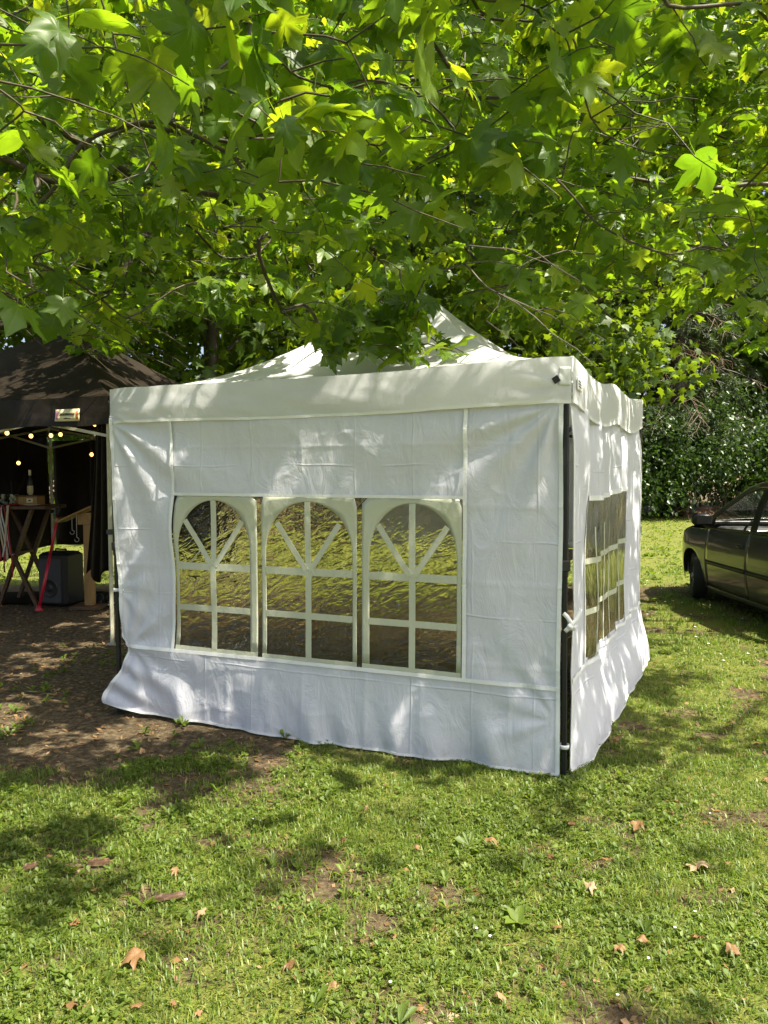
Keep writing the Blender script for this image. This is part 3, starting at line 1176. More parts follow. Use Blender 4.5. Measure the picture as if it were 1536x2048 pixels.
def depth_side(s, z):
    fold = .020 * np.sin(s * 9.5 + 1.6 * np.sin(z * 1.7 + .6) + .4) * np.exp(-s * .35)
    fold = fold + .013 * np.sin(s * 17 + 1.2 * np.sin(z * 2.4) + 2) * (.5 + .5 * smooth(.2, 1.2, z))
    fold = fold + .05 * (fbm(s * 2.6 + 4, z * .9, 81) - .5) + .02 * (fbm(s * 6, z * 2.5, 82) - .5)
    sk = smooth(.55, .0, z)
    d = fold * (1 - .6 * sk) + .015 * sk * (vnoise(s * 9, z * 2, 83) - .5)
    d = d * smooth(0, .22, s) * (1 - .6 * smooth(2.3, 2.8, s)) + .09 * sk * smooth(0, .3, s)
    d = d - .02 * smooth(1.7, 1.96, z)
    return d


SE_z = np.array([0, .1, .25, .4, .55, .75, .86, 1.0, 1.3, 1.6, 1.96])
SE_s = np.array([.01, .01, .02, .03, .005, .03, .06, .035, .015, .01, .005])


def smap_side(s, z):
    return s + np.interp(z, SE_z, SE_s) * np.clip(1 - s / .5, 0, 1)


def zmap_side(s, z):
    sag = -.035 * np.sin(PI * np.clip(s / 1.5, 0, 1)) * smooth(.3, 1.9, z)
    hem = np.interp(s, [0, .15, .35, .9, 1.6, 2.7], [.02, -.0, .03, .015, .02, .02]) * smooth(.4, 0, z)
    return z + sag + hem


side = Wall(FR, BR, depth_side, smap_side, zmap_side)
SW0, SW1 = .42, 1.95
us = np.unique(np.concatenate([np.linspace(0.02, SW0, 34), np.linspace(SW0, SW1, 90), np.linspace(SW1, SL - .02, 40)]))
sw = MB().grid(lambda s, z: side.P(s, z), us, vs_, skip=lambda s, z: SW0 < s < SW1 and Z0 + .05 < z < Z1 + .02).build('side_wall', M['wall'], tent, sm=True)
set_uv(sw, us, vs_)
solid(sw, .0012)
MB().grid(lambda s, z: side.P(s, z, -.0015 + .012 * (fbm(s * 14, z * 2.2, 93, 2) - .5)), np.linspace(SW0 - .01, SW1 + .01, 110), np.linspace(Z0 + .04, Z1 + .03, 60)).build('window_film', M['film_side'], sw, sm=True)
for pts, w, of in (([(SW0, .5), (SW0, 1.475)], .03, .006), ([(SW1, .5), (SW1, 1.475)], .02, .006), ([(0.03, .50), (SL - .03, .50)], .026, .010), ([(SW0, 1.475), (SW1, 1.475)], .03, .008)):
    side.strip(pts, w, 'seam', M['binding'], sw, of, 120)
for zz in (1.10, .80):
    side.strip([(SW0, zz), (SW1, zz)], .034, 'muntin', M['print'], sw, .004, 90)
for ss in (.62, .82, 1.03, 1.20, 1.45, 1.68):
    side.strip([(ss, .52), (ss, 1.30)], .016, 'muntin', M['print'], sw, .0065, 60)
side.strip([(.03, .005), (SL - .03, .005)], .016, 'edge_binding', M['binding'], sw, .004, 120)
side.strip([(.032, .01), (.032, 1.94)], .022, 'edge_binding', M['binding'], sw, .004, 120)
side.strip([(SL - .03, .01), (SL - .03, 1.94)], .022, 'edge_binding', M['binding'], sw, .004, 120)
strap(legp(BR, tops[2], .16), 'tie_strap', sw, None)

# ---- rear sheet, drawn half open towards the right leg
def depth_back(s, z):
    return .03 * np.sin(s * 13 + .5 * np.sin(z * 2)) + .05 * (fbm(s * 3, z * 1.2, 85) - .5)


back = Wall(BR, BL, depth_back)
us = np.linspace(.03, 2.36, 70)
vb = np.linspace(.98, 1.96, 30)
bw = MB().grid(lambda s, z: back.P(s, z), us, vb).build('back_wall', M['wall'], tent, sm=True)
set_uv(bw, us, vb)
solid(bw, .0012)
pr_ = back.P(np.linspace(.03, 2.36, 40), np.full(40, .96))
MB().tube(pr_, .035 + .006 * np.sin(np.arange(40) * 1.3), 8).build('rolled_hem', M['binding'], bw, True)
for ss in (.5, 1.2, 1.9):
    strap(back.P(np.array([ss]), np.array([.96]))[0], 'tie_strap', bw, None, r_=.042)

# corner patch, velcro tab and care label on the front right corner of the roof
c1 = corners[1]
vf0, vf1 = val_fn(0), val_fn(1)


def patch(fn, q0, q1, t0, t1, name, mat, off, nn, n=8):
    def f(q, t):
        P = fn(q, t)
        P[:, 0] += nn[0] * off
        P[:, 1] += nn[1] * off
        return P
    return solid(MB().grid(f, np.linspace(q0, q1, n), np.linspace(t0, t1, n)).build(name, mat, canopy, True), .0015)


nf, ns = front.nn, side.nn
patch(vf0, .978, .998, .22, .62, 'corner_patch', M['binding'], .004, nf)
tb = vf0(np.array([.9745]), np.array([.50]))[0] + np.array([nf[0], nf[1], 0]) * .010
ax_ = nrm(np.array([front.e[0], front.e[1], 0]))
rz = Matrix.Rotation(.55, 3, Vector((nf[0], nf[1], 0)))
MB().box((0, 0, 0), (.034, .004, .034)).build('velcro_tab', M['black_plastic'], canopy).data.transform(
    Matrix.Translation(Vector(tb - CEN)) @ rz.to_4x4() @ Matrix.Rotation(math.atan2(front.e[1], front.e[0]), 4, 'Z') @ Matrix.Translation(Vector(CEN)))
patch(vf1, .02, .055, .42, .70, 'care_label', M['white_plastic'], .008, ns)
for k in range(3):
    patch(vf1, .026, .048, .49 + k * .06, .505 + k * .06, 'label_print', M['grey_plastic'], .0105, ns, 3)

# ------------------------------------------------------------------ black gazebo behind, on the left
KF = np.array([-2.52, 7.06, 0.0])
KB = np.array([-4.64, 10.73, 0.0])
KM = (KF + KB) / 2
kd = (KB - KF) / 2
kp_ = np.array([-kd[1], kd[0], 0.0]) * -1
KR = KM + kp_ if kp_[0] > 0 else KM - kp_
KL = 2 * KM - KR
kc = [KF, KR, KB, KL]                                   # counter-clockwise from the near leg
gaz = thing('black_gazebo', KM, 'black gazebo with cream legs hung with bulbs, open at the front', 'gazebo')
KE, KA = 2.29, 3.27
KAP = np.array([KM[0], KM[1], KA])
for c in kc:
    lg = MB().beam(c + [0, 0, -.02], c + [0, 0, 2.24], .034, .034, up=kd, bev=.004).build('leg', M['cream_metal'], gaz)
    MB().box(c + [0, 0, 1.05], (.055, .055, .05), bev=.006).build('slider', M['grey_plastic'], lg)
    MB().box(c + [0, 0, .006], (.10, .10, .012), bev=.002).build('foot_plate', M['steel'], lg)
kcor = [np.array([*(c + nrm(c - KM) * .05)[:2], KE]) for c in kc]


def k_panel(i):
    Ca, Cb = kcor[i], kcor[(i + 1) % 4]

    def fn(q, t):
        base = Ca[None] * (1 - q)[:, None] + Cb[None] * q[:, None]
        P = base * (1 - t)[:, None] + KAP[None] * t[:, None]
        w = 4 * q * (1 - q)
        P[:, 2] = KE + (KA - KE) * t ** 1.08 - .05 * w * np.sin(PI * t) + .015 * (fbm(q * 8 + i, t * 6, 31) - .5) - .02 * w * (1 - t)
        return P
    return fn


kcan = MB().grid(k_panel(0), np.linspace(0, 1, 40), np.linspace(0, 1, 24)).build('canopy', M['black_cloth'], gaz, True)
for i in (1, 2, 3):
    MB().grid(k_panel(i), np.linspace(0, 1, 40), np.linspace(0, 1, 24)).build('roof_panel', M['black_cloth'], kcan, True)
kval = []
for i in range(4):
    e, nn, L = frame2(kcor[i], kcor[(i + 1) % 4])
    rf = k_panel(i)
    drop = .26 if i in (0, 3) else .165

    def fn(q, t, rf=rf, nn=nn, drop=drop, i=i):
        P = rf(q, np.zeros_like(q))
        d = .01 + .03 * t * np.sin(q * 19 + 2 * np.sin(q * 5)) * .5 + .03 * (fbm(q * 10, t * 2, 37 + i) - .5) + .015 * t
        P[:, 0] += nn[0] * d
        P[:, 1] += nn[1] * d
        P[:, 2] -= t * drop + .008 * t * np.sin(q * 23)
        return P
    kval.append((fn, nn))
    MB().grid(fn, np.linspace(0, 1, 90), np.linspace(0, 1, 10)).build('valance', M['black_cloth'], kcan, True)
# scissor bars
for i in range(4):
    a, b_ = kc[i], kc[(i + 1) % 4]
    for k in range(2):
        p0, p1 = a + (b_ - a) * k / 2, a + (b_ - a) * (k + 1) / 2
        for z0, z1 in ((2.20, 1.93), (1.93, 2.20)):
            MB().beam(p0 + [0, 0, z0], p1 + [0, 0, z1], .013, .026).build('truss_bar', M['cream_metal'], gaz)
    MB().box((a + b_) / 2 + [0, 0, 1.97], (.06, .06, .07), bev=.008).build('truss_joint', M['grey_plastic'], gaz)
    m = (a + b_) / 2
    MB().beam(m + [0, 0, 2.18], KAP + [0, 0, -.55], .012, .024).build('truss_bar', M['cream_metal'], gaz)
MB().tube([KAP + [0, 0, -1.0], KAP + [0, 0, -.04]], .02, 8).build('mast', M['cream_metal'], gaz)


def k_wall(a, b_, top, lo, seed, q0=0.0, q1=1.0):
    e, nn, L = frame2(a, b_)

    def fn(q, t):
        base = a[None] * (1 - q)[:, None] + b_[None] * q[:, None]
        z0 = np.interp(q, np.linspace(0, 1, len(lo)), lo)
        z = z0 + (top - z0) * t
        d = .045 + .03 * np.sin(q * 30 + seed) * (1 - t) + .05 * (fbm(q * 6, t * 2, seed) - .5)
        base[:, 0] += nn[0] * d
        base[:, 1] += nn[1] * d
        base[:, 2] = z
        return base
    return solid(MB().grid(fn, np.linspace(q0, q1, 60), np.linspace(0, 1, 14)).build('wall_sheet', M['black_cloth'], gaz, True), .002)


k_wall(KR, KB, 2.035, [.45, .52, .58, .62, .60, .58], 3)
k_wall(KB, KL, 2.16, [.58, .50, .40, .30, .25, .2], 5)
# side sheet bunched up against the near leg
e, nn, L = frame2(KF, KR)


def drape_fn(q, t):
    z = .62 + .10 * q * 0 + (2.20 - .62) * t + .06 * np.sin(q * 9) * (1 - t)
    wid = .10 + .16 * (1 - t) ** 1.4
    th = q * 5 * PI
    along = -.02 - wid * (q - .1) + .02 * np.sin(th)
    dep = .045 * np.sin(th) * (.6 + .6 * (1 - t))
    base = KF[None] + np.stack([nrm(KL - KF)[0] * -along * 1.0, nrm(KL - KF)[1] * -along * 1.0, z * 0], 1)
    P = base + np.stack([nn[0] * dep * .2 + nrm(KB - KF)[0] * (dep + .06), nn[1] * dep * .2 + nrm(KB - KF)[1] * (dep + .06), z], 1)
    P[:, 2] = z
    return P


solid(MB().grid(drape_fn, np.linspace(0, 1, 60), np.linspace(0, 1, 30)).build('bunched_curtain', M['black_cloth'], gaz, True), .002)

# printed name strip on the front valance
fnv, nnv = kval[3]
qc = 1 - .135


def ban(q, t, off):
    P = fnv(q, t)
    P[:, 0] += nnv[0] * off
    P[:, 1] += nnv[1] * off
    return P


def ban_patch(q0, q1, t0, t1, name, mat, off, parent=None):
    o = MB().grid(lambda q, t: ban(q, t, off), np.linspace(q0, q1, 8), np.linspace(t0, t1, 4)).build(name, mat, parent, True)
    return solid(o, .002)


M['sign_paper'] = principled('cream_sign_paper', (0.68, 0.62, 0.38), 0.6, var=.05)
M['sign_orange'] = principled('orange_print', (0.7, 0.2, 0.05), 0.6)
M['sign_pink'] = principled('pink_print', (0.55, 0.2, 0.4), 0.6)
M['sign_ink'] = principled('dark_print', (0.05, 0.04, 0.04), 0.6)
sg = thing('name_banner', ban(np.array([qc]), np.array([.5]), .01)[0], 'small cream printed strip pinned on black gazebo valance', 'sign')
ban_patch(qc - .042, qc + .042, .40, .82, 'paper', M['sign_paper'], .012, sg)
ban_patch(qc - .039, qc - .032, .46, .76, 'colour_print', M['sign_pink'], .0155, sg)
ban_patch(qc + .032, qc + .039, .46, .76, 'colour_print', M['sign_orange'], .0155, sg)
rr = random.Random(4)
for row, (t0, t1, ext) in enumerate(((.53, .62, .026), (.69, .74, .012))):
    q = qc - ext
    while q < qc + ext:
        w = rr.uniform(.0018, .0042)
        ban_patch(q, min(q + w, qc + ext), t0 + rr.uniform(0, .02), t1, 'lettering', M['sign_ink'], .0155, sg)
        q += w + .0013

# ------------------------------------------------------------------ bulbs
M['bulb'] = emis('warm_bulb', (1.0, 0.55, 0.14), 1.5)
sl = thing('string_lights', at(60, 800, 8.3), 'string of warm round bulbs hanging inside the black gazebo', 'string lights')
bulbs = [(14, 866, 8.2), (62, 872, 8.4), (102, 871, 8.7), (121, 869, 9.0), (190, 848, 7.5), (37, 926, 9.2), (183, 909, 9.0), (184, 1093, 8.2)]
order = [(-60, 850, 8.0), (14, 866, 8.2), (62, 872, 8.4), (102, 871, 8.7), (121, 869, 9.0), (160, 856, 8.2), (190, 848, 7.5)]
pts = [at(px, py - 10, Y) for px, py, Y in order]
cord = []
for a, b_ in zip(pts[:-1], pts[1:]):
    for t in np.linspace(0, 1, 6)[:-1]:
        p = a + (b_ - a) * t
        cord.append(p - [0, 0, .05 * math.sin(PI * t)])
cord.append(pts[-1])
MB().tube(cord, .004, 5).build('cord', M['black_plastic'], sl)
for px, py, Y in bulbs[5:]:
    p = at(px, py - 8, Y)
    MB().tube([p, [p[0], p[1], 2.1]], .003, 5).build('cord', M['black_plastic'], sl)
for px, py, Y in bulbs:
    p = at(px, py, Y)
    b_ = MB().ball(p, .022, 10, 8, (1, 1, 1.1)).build('bulb', M['bulb'], sl, True)
    MB().lathe(p + [0, 0, .022], [(.013, 0), (.015, .012), (.012, .03), (.006, .04)], 8).build('socket', M['black_plastic'], b_)

# ------------------------------------------------------------------ things inside the gazebo
TY = 9.35
ttop = at(0, 1010, TY)[2]
tl, tr_ = at(-150, 1010, TY)[0], at(112, 1010, TY)[0]
tab = thing('trestle_table', ((tl + tr_) / 2, TY, 0), 'tall brown wooden table on crossed legs inside the black gazebo', 'table')
MB().box(((tl + tr_) / 2, TY, ttop - .02), (tr_ - tl, .62, .04), bev=.006).build('table_top', M['wood'], tab)
for yy in (TY - .24, TY + .24):
    for xa, xb in ((at(12, 1010, TY)[0], at(80, 1010, TY)[0]), (at(90, 1010, TY)[0], at(4, 1010, TY)[0])):
        MB().beam((xa, yy + (.022 if xa < xb else -.022), 0.0), (xb, yy + (.022 if xa < xb else -.022), ttop - .04), .04, .06, up=(0, 1, 0), bev=.004).build('leg', M['wood'], tab)
    MB().tube([(at(46, 1010, TY)[0], yy - .06, ttop * .52), (at(46, 1010, TY)[0], yy + .06, ttop * .52)], .01, 8).build('bolt', M['steel'], tab)
MB().beam((at(46, 1010, TY)[0], TY - .24, ttop * .52), (at(46, 1010, TY)[0], TY + .24, ttop * .52), .03, .03).build('stretcher', M['wood'], tab)


def tx(px):
    return at(px, 1010, TY)[0]


glass = film('clear_glass', .10, (0.85, .9, .85), bump=.3, bsc=20)
for k, (px, yy, lab) in enumerate(((18, TY - .12, 'clear ice-filled glass jar at the outer end of the wooden table'), (39, TY - .16, 'clear ice-filled glass jar with a straw beside the wooden box'))):
    j = thing('glass_jar', (tx(px), yy, ttop), lab, 'jar')
    MB().lathe((tx(px), yy, ttop + .002), [(.045, 0), (.055, .01), (.060, .12), (.062, .14), (.056, .14), (.052, .012), (.02, .008)], 16).build('jar_wall', glass, j, True)
    mb = MB()
    for q in range(9):
        c = np.array([tx(px) + rr.uniform(-.025, .025), yy + rr.uniform(-.025, .025), ttop + .025 + q * .012])
        mb.box(c, (.03, .03, .03), np.array(Matrix.Rotation(rr.uniform(0, 3), 3, 'Z')), .004)
    mb.build('ice', M['white_plastic'], j)
    if k:
        MB().tube([(tx(px), yy, ttop + .01), (tx(px) - .02, yy, ttop + .30)], .004, 6).build('straw', M['black_plastic'], j)
bx = thing('wooden_box', (tx(63.5), TY - .05, ttop), 'orange-brown wooden box with a small white label on the table', 'box')
bw_ = tx(83) - tx(38)
MB().box((tx(63.5), TY - .05, ttop + .055), (bw_, .22, .105), bev=.004).build('box_body', M['pine'], bx)
MB().box((tx(63.5), TY - .05, ttop + .115), (bw_ + .008, .23, .014), bev=.003).build('lid', M['wood'], bx)
MB().box((tx(72), TY - .164, ttop + .06), (.075, .004, .05)).build('label', M['sign_paper'], bx)
MB().box((tx(72), TY - .168, ttop + .06), (.03, .003, .018)).build('label_print', M['sign_ink'], bx)
bt = thing('wine_bottle', (tx(61), TY, ttop + .122), 'dark wine bottle with pale label standing on the wooden box', 'bottle')
MB().lathe((tx(61), TY, ttop + .124), [(.030, 0), (.033, .004), (.033, .16), (.028, .185), (.013, .215), (.013, .285), (.015, .288), (.015, .30)], 14).build('glass_body', M['black_plastic'], bt, True)
MB().lathe((tx(61), TY, ttop + .124), [(.0345, .02), (.0345, .11)], 14, cap=False).build('label', M['sign_paper'], bt, True)
MB().lathe((tx(61), TY, ttop + .124), [(.0160, .235), (.0165, .30), (.014, .303)], 12).build('capsule', M['white_plastic'], bt, True)
cp = thing('paper_cup', (tx(67), TY - .08, ttop + .122), 'small pale cup beside the bottle on the wooden box', 'cup')
MB().lathe((tx(67.5), TY - .08, ttop + .124), [(.022, 0), (.028, .085), (.030, .09), (.026, .088), (.020, .004)], 14).build('cup_wall', M['sign_paper'], cp, True)
MB().lathe((tx(67.5), TY - .08, ttop + .130), [(.003, .0), (.0195, .001)], 14).build('cup_base', M['sign_paper'], cp)
pl = thing('plate', (tx(78), TY - .2, ttop), 'thin white plate at the edge of the wooden table', 'plate')
MB().lathe((tx(78), TY - .19, ttop + .002), [(.05, 0), (.09, .010), (.092, .013), (.055, .004)], 20).build('plate_rim', M['white_plastic'], pl, True)
rc = MB().grid(lambda u, v: np.stack([tx(40) + u * .16 - .08, TY - .24 + v * .12, ttop + .012 + .035 * fbm(u * 4, v * 4, 3) * np.sin(PI * u) * np.sin(PI * v)], 1), np.linspace(0, 1, 14), np.linspace(0, 1, 10)).build('napkin', M['red_cloth'], None, True)
tag(solid(rc, .003), 'crumpled red cloth napkin in front of the wooden box', 'napkin')
rb = thing('ribbon_bunch', (tx(8), TY - .33, ttop), 'bunch of red, white and cream ribbons hanging off the table', 'ribbons')
cols = ['red_cloth', 'white_cloth', 'red_cloth', 'cream_cloth', 'white_cloth', 'white_cloth', 'red_cloth', 'cream_cloth', 'cream_cloth', 'white_cloth', 'red_cloth']
for k, cname in enumerate(cols):
    x0 = tx(22 + k * 2.3)
    Ln = rr.uniform(.55, .85)
    zz = np.linspace(0, 1, 14)
    pts = np.stack([x0 + .02 * np.sin(zz * 5 + k), TY - .335 + .012 * np.sin(zz * 7 + k * 2) - .006 * (k % 3), ttop + .004 - zz * Ln], 1)
    pts = np.concatenate([[[x0, TY - .29, ttop + .005]], pts])
    ribbon(pts, .020, np.array([.2 * math.sin(k), -1, 0]), 'ribbon', M[cname], rb)

# red pole leaning by the table
pb = gnd(78, 1222) + [0, 0, .0]
pt = at(118, 1020, pb[1] + .12)
rp = thing('red_pole', pb, 'slim red metal pole leaning in the gazebo opening', 'pole')
MB().tube([pb + [0, 0, .02], pb + (pt - pb) * .52], .019, 10).build('lower_tube', M['red_metal'], rp, True)
MB().tube([pb + (pt - pb) * .50, pb + (pt - pb) * .93], .015, 10).build('upper_tube', M['red_metal'], rp, True)
MB().tube([pb + (pt - pb) * .92, pt + (pt - pb) * .05], .012, 8).build('grip', M['black_plastic'], rp, True)
MB().lathe(pb + [0, 0, .003], [(.045, 0), (.045, .012), (.028, .03), (.022, .06)], 14).build('foot', M['red_metal'], rp, True)

# black loudspeaker
sp = gnd(110, 1214)
SPW, SPD, SPH = .40, .36, .64
spk = thing('loudspeaker', sp + [0, .2, 0], 'black cabinet loudspeaker standing on the ground under the gazebo', 'loudspeaker')
rotz = Matrix.Rotation(math.radians(-14), 3, 'Z')
R3 = np.array(rotz)
MB().box(sp + [0, .2, SPH / 2], (SPW, SPD, SPH), R3, .035).build('cabinet', M['black_plastic'], spk)
MB().box(sp + [0, .2, 0] + R3 @ np.array([-.02, -SPD / 2 - .004, SPH * .48]), (SPW * .76, .012, SPH * .82), R3, .006).build('grille', M['grey_plastic'], spk)
MB().lathe(sp + [0, .2, 0] + R3 @ np.array([-.02, -SPD / 2 - .011, SPH * .34]), [(.11, 0), (.10, .006), (.05, -.002), (.02, .006)], 20, axis=R3 @ np.array([0, -1, 0])).build('cone', M['black_plastic'], spk)
hp = sp + [0, .2, SPH]
MB().tube([hp + R3 @ np.array([x, 0, z]) for x, z in ((-.08, -.01), (-.07, .03), (.07, .03), (.08, -.01))], .012, 8).build('handle', M['black_plastic'], spk, True)

# wooden stand with sloping board and hanging hooks
sx_, sy_ = gnd(184, 1214)[:2]
sy_ -= .05
st = thing('wooden_stand', (sx_, sy_, 0), 'pine post stand with sloping board and hanging hooks', 'stand')
ztop = at(184, 1030, sy_)[2]
MB().box((sx_, sy_, ztop / 2), (.10, .10, ztop), bev=.006).build('post', M['pine'], st)
MB().box((sx_, sy_, .02), (.36, .36, .04), bev=.006).build('base', M['wood'], st)
MB().box((sx_ - .02, sy_ - .062, ztop - .04), (.17, .02, .14), bev=.004).build('bracket', M['pine'], st)
pa, pb2 = at(122, 1043, sy_), at(190, 1012, sy_)
MB().beam(pa, pb2, .30, .022, bev=.004).build('board', M['pine'], st)
MB().beam(pa + [0, 0, .012], pa + nrm(pb2 - pa) * .03 + [0, 0, .03], .30, .03, bev=.003).build('board_lip', M['pine'], st)
for f, ln in ((.42, .16), (.55, .27)):
    p = pa + (pb2 - pa) * f + [0, -.1, -.01]
    MB().tube([p, p - [0, 0, ln]], .004, 6).build('hook_rod', M['steel'], st)
    a = np.linspace(0, 1.6 * PI, 12)
    MB().tube(np.stack([p[0] + .025 * np.sin(a), p[1] + 0 * a, p[2] - ln - .025 + .025 * np.cos(a)], 1), .004, 6).build('hook', M['steel'], st)

# shoes
for k, (px, py, ro, lab) in enumerate(((193, 1212, .3, 'dark trainer with pale sole beside the pine post'), (214, 1212, .15, 'dark trainer with pale sole by the near gazebo leg'))):
    p = gnd(px, py) + [0, .1, 0]
    sh = thing('shoe', p, lab, 'shoe', 'pair of trainers under the gazebo')
    Rz_ = np.array(Matrix.Rotation(ro, 3, 'Z'))

    def body(u, v, top=True):
        # u along the shoe, v round the upper
        y = -.14 + .28 * u
        w = .048 * (.75 + .4 * np.sin(u * PI) ** .6) * np.minimum(1, 4 * np.minimum(u + .05, 1.03 - u)) ** .5
        h = np.interp(u, [0, .15, .35, .6, .8, 1], [.035, .055, .065, .10, .105, .075])
        a = v * PI
        P = np.stack([w * np.cos(a), y, .025 + h * np.sin(a) ** .7], 1)
        return P @ Rz_.T + p
    MB().grid(body, np.linspace(0, 1, 14), np.linspace(0, 1, 10)).build('upper', M['black_plastic'], sh, True)
    a = np.linspace(0, 2 * PI, 20, endpoint=False)
    ring = np.stack([.050 * np.cos(a) * (1 + .15 * np.sin(a)), .15 * np.sin(a), a * 0], 1)
    V = np.concatenate([ring + [0, 0, .002], ring + [0, 0, .028]]) @ Rz_.T + p
    F = [[i, (i + 1) % 20, 20 + (i + 1) % 20, 20 + i] for i in range(20)] + [list(range(20)), list(range(20, 40))]
    add_mesh('sole', V, F, M['white_plastic'], sh)

# dark ground sheet under the gazebo
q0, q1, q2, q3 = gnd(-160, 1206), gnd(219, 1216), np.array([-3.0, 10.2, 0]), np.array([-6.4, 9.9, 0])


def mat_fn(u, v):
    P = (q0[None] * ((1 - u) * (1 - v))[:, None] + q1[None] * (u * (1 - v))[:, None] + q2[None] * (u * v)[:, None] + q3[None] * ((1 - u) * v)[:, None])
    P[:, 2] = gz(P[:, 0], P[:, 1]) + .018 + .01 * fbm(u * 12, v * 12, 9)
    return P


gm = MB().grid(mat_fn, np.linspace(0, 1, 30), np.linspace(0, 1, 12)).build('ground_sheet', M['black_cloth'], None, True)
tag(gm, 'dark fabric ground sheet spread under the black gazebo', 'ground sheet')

# wooden rack standing inside the white tent
wx, wy = 1.22, 5.75
wr = thing('wooden_rack', (wx, wy, 0), 'brown slatted wooden rack inside the white tent by the corner gap', 'rack')
er = nrm(np.array([BR[0] - FR[0], BR[1] - FR[1], 0]))
nr = np.array([er[1], -er[0], 0])
for a_ in (-.45, .45):
    for b2 in (-.18, .18):
        p = np.array([wx, wy, 0]) + er * a_ + nr * b2
        MB().beam(p, p + [0, 0, .98], .05, .05, up=nr, bev=.004).build('leg', M['wood'], wr)
for zz in (.30, .65, .97):
    for k in range(4):
        p = np.array([wx, wy, zz]) + nr * (-.165 + k * .11)
        MB().beam(p - er * .5, p + er * .5, .09, .022, bev=.003).build('slat', M['wood'], wr)

# ------------------------------------------------------------------ parked car
CX, CY = 4.69, 8.42
car = thing('parked_car', (CX, CY, 0), 'dark grey-brown hatchback parked on the grass beyond the tent', 'car')
t = NT('car_paint')
v = t.coord()
fl = t.noise(v, 900, 2)
p_ = t.n('ShaderNodeBsdfPrincipled')
t.link(t.ramp(fl, [(0.3, (0.050, 0.045, 0.052)), (0.7, (0.080, 0.073, 0.083))]), p_.inputs['Base Color'])
p_.inputs['Metallic'].default_value = .35
p_.inputs['Roughness'].default_value = .32
p_.inputs['Coat Weight'].default_value = 1.0
p_.inputs['Coat Roughness'].default_value = .05
M['paint'] = t.done(p_.outputs[0])
M['glass'] = film('car_glass', .04, (.95, .97, .95), bump=.0)
M['trim'] = principled('black_trim', (.012, .012, .012), .4)
M['interior'] = principled('car_interior', (.035, .035, .037), .7)
M['rim'] = principled('alloy_rim', (.35, .35, .36), .35, .8)
M['lamp'] = principled('lamp_glass', (.5, .5, .52), .1, .2, coat=1)
M['lamp_red'] = principled('rear_lamp', (.3, .01, .01), .15, coat=1)


def hw_(y, z):
    y = np.asarray(y, float)
    z = np.asarray(z, float)
    w = np.interp(z, [.15, .25, .40, .55, .70, .82, .93, 1.2, 1.5], [.755, .785, .808, .820, .818, .805, .775, .70, .585])
    p = 1 - .34 * np.clip((y - 1.25) / .78, 0, 1) ** 2.4 - .14 * np.clip((-1.15 - y) / .68, 0, 1) ** 2
    return w * p


TOPY = np.array([-1.86, -1.80, -1.72, -1.55, -1.28, -1.0, -.5, -.1, .15, .45, .75, 1.02, 1.3, 1.6, 1.85, 2.0, 2.03])
TOPZ = np.array([.58, .80, .98, 1.22, 1.415, 1.475, 1.515, 1.505, 1.445, 1.29, 1.13, .985, .94, .87, .76, .64, .55])


def ztop_(y):
    return np.interp(y, TOPY, TOPZ)


def belt(y):
    return .945 - .03 * np.asarray(y)


def arch_lo(y, base=.235):
    y = np.asarray(y, float)
    z = np.full_like(y, base)
    for c in (1.25, -1.23):
        dd = .355 ** 2 - (y - c) ** 2
        z = np.where(dd > 0, np.maximum(z, .29 + np.sqrt(np.maximum(dd, 0))), z)
    return z


def cpanel(name, y0, y1, lo, hi, mat, parent=None, off=0.0, ny=24, nz=14, both=True, slant=0.0):
    res = []
    for sgn in ((-1, 1) if both else (-1,)):
        def fn(u, v, sgn=sgn):
            y = y0 + (y1 - y0) * u
            z0, z1 = lo(y), hi(y)
            z = z0 + (z1 - z0) * v
            y = y + slant * (v - .5) * 1.0
            return np.stack([CX + sgn * (hw_(y, z) + off), CY + y, z], 1)
        o = MB().grid(fn, np.linspace(0, 1, ny), np.linspace(0, 1, nz)).build(name, mat, parent or car, True)
        if mat is not M['glass']:
            solid(o, .006)
        res.append(o)
    return res


hood_edge = lambda y: ztop_(y) - .035
GAP = .006
fend = cpanel('front_wing', .80 + GAP, 2.0, arch_lo, lambda y: np.minimum(hood_edge(y), belt(y) - .005), M['paint'], ny=50)
fd = cpanel('front_door', -.24 + GAP, .80 - GAP, lambda y: np.full_like(y, .235), lambda y: belt(y), M['paint'])
rd = cpanel('rear_door', -1.06 + GAP, -.24 - GAP, lambda y: arch_lo(y, .235), lambda y: belt(y), M['paint'], ny=30)
qp = cpanel('rear_wing', -1.80, -1.06 - GAP, arch_lo, lambda y: np.minimum(belt(y), ztop_(y) - .02), M['paint'], ny=40)
cpanel('sill', -.88, .90, lambda y: np.full_like(y, .17), lambda y: np.full_like(y, .228), M['paint'], off=-.004, nz=4)
for dr, (ya, yb), hy in ((fd, (-.22, .78), -.10), (rd, (-.90, -.26), -.86)):
    for o, sgn in zip(dr, (-1, 1)):
        fn = lambda u, v, sgn=sgn, ya=ya, yb=yb: np.stack([CX + sgn * (hw_(ya + (yb - ya) * u, .50 + .05 * v) + .004 + .014 * np.sin(v * PI) ** .5), CY + ya + (yb - ya) * u, .50 + .05 * v], 1)
        MB().grid(fn, np.linspace(0, 1, 20), np.linspace(0, 1, 6)).build('door_moulding', M['trim'], o, True)
        hh = CX + sgn * (hw_(hy, .79) + .018)
        MB().ball((hh, CY + hy, .79), .05, 12, 8, (.35, 1.6, .42)).build('door_handle', M['trim'], o, True)
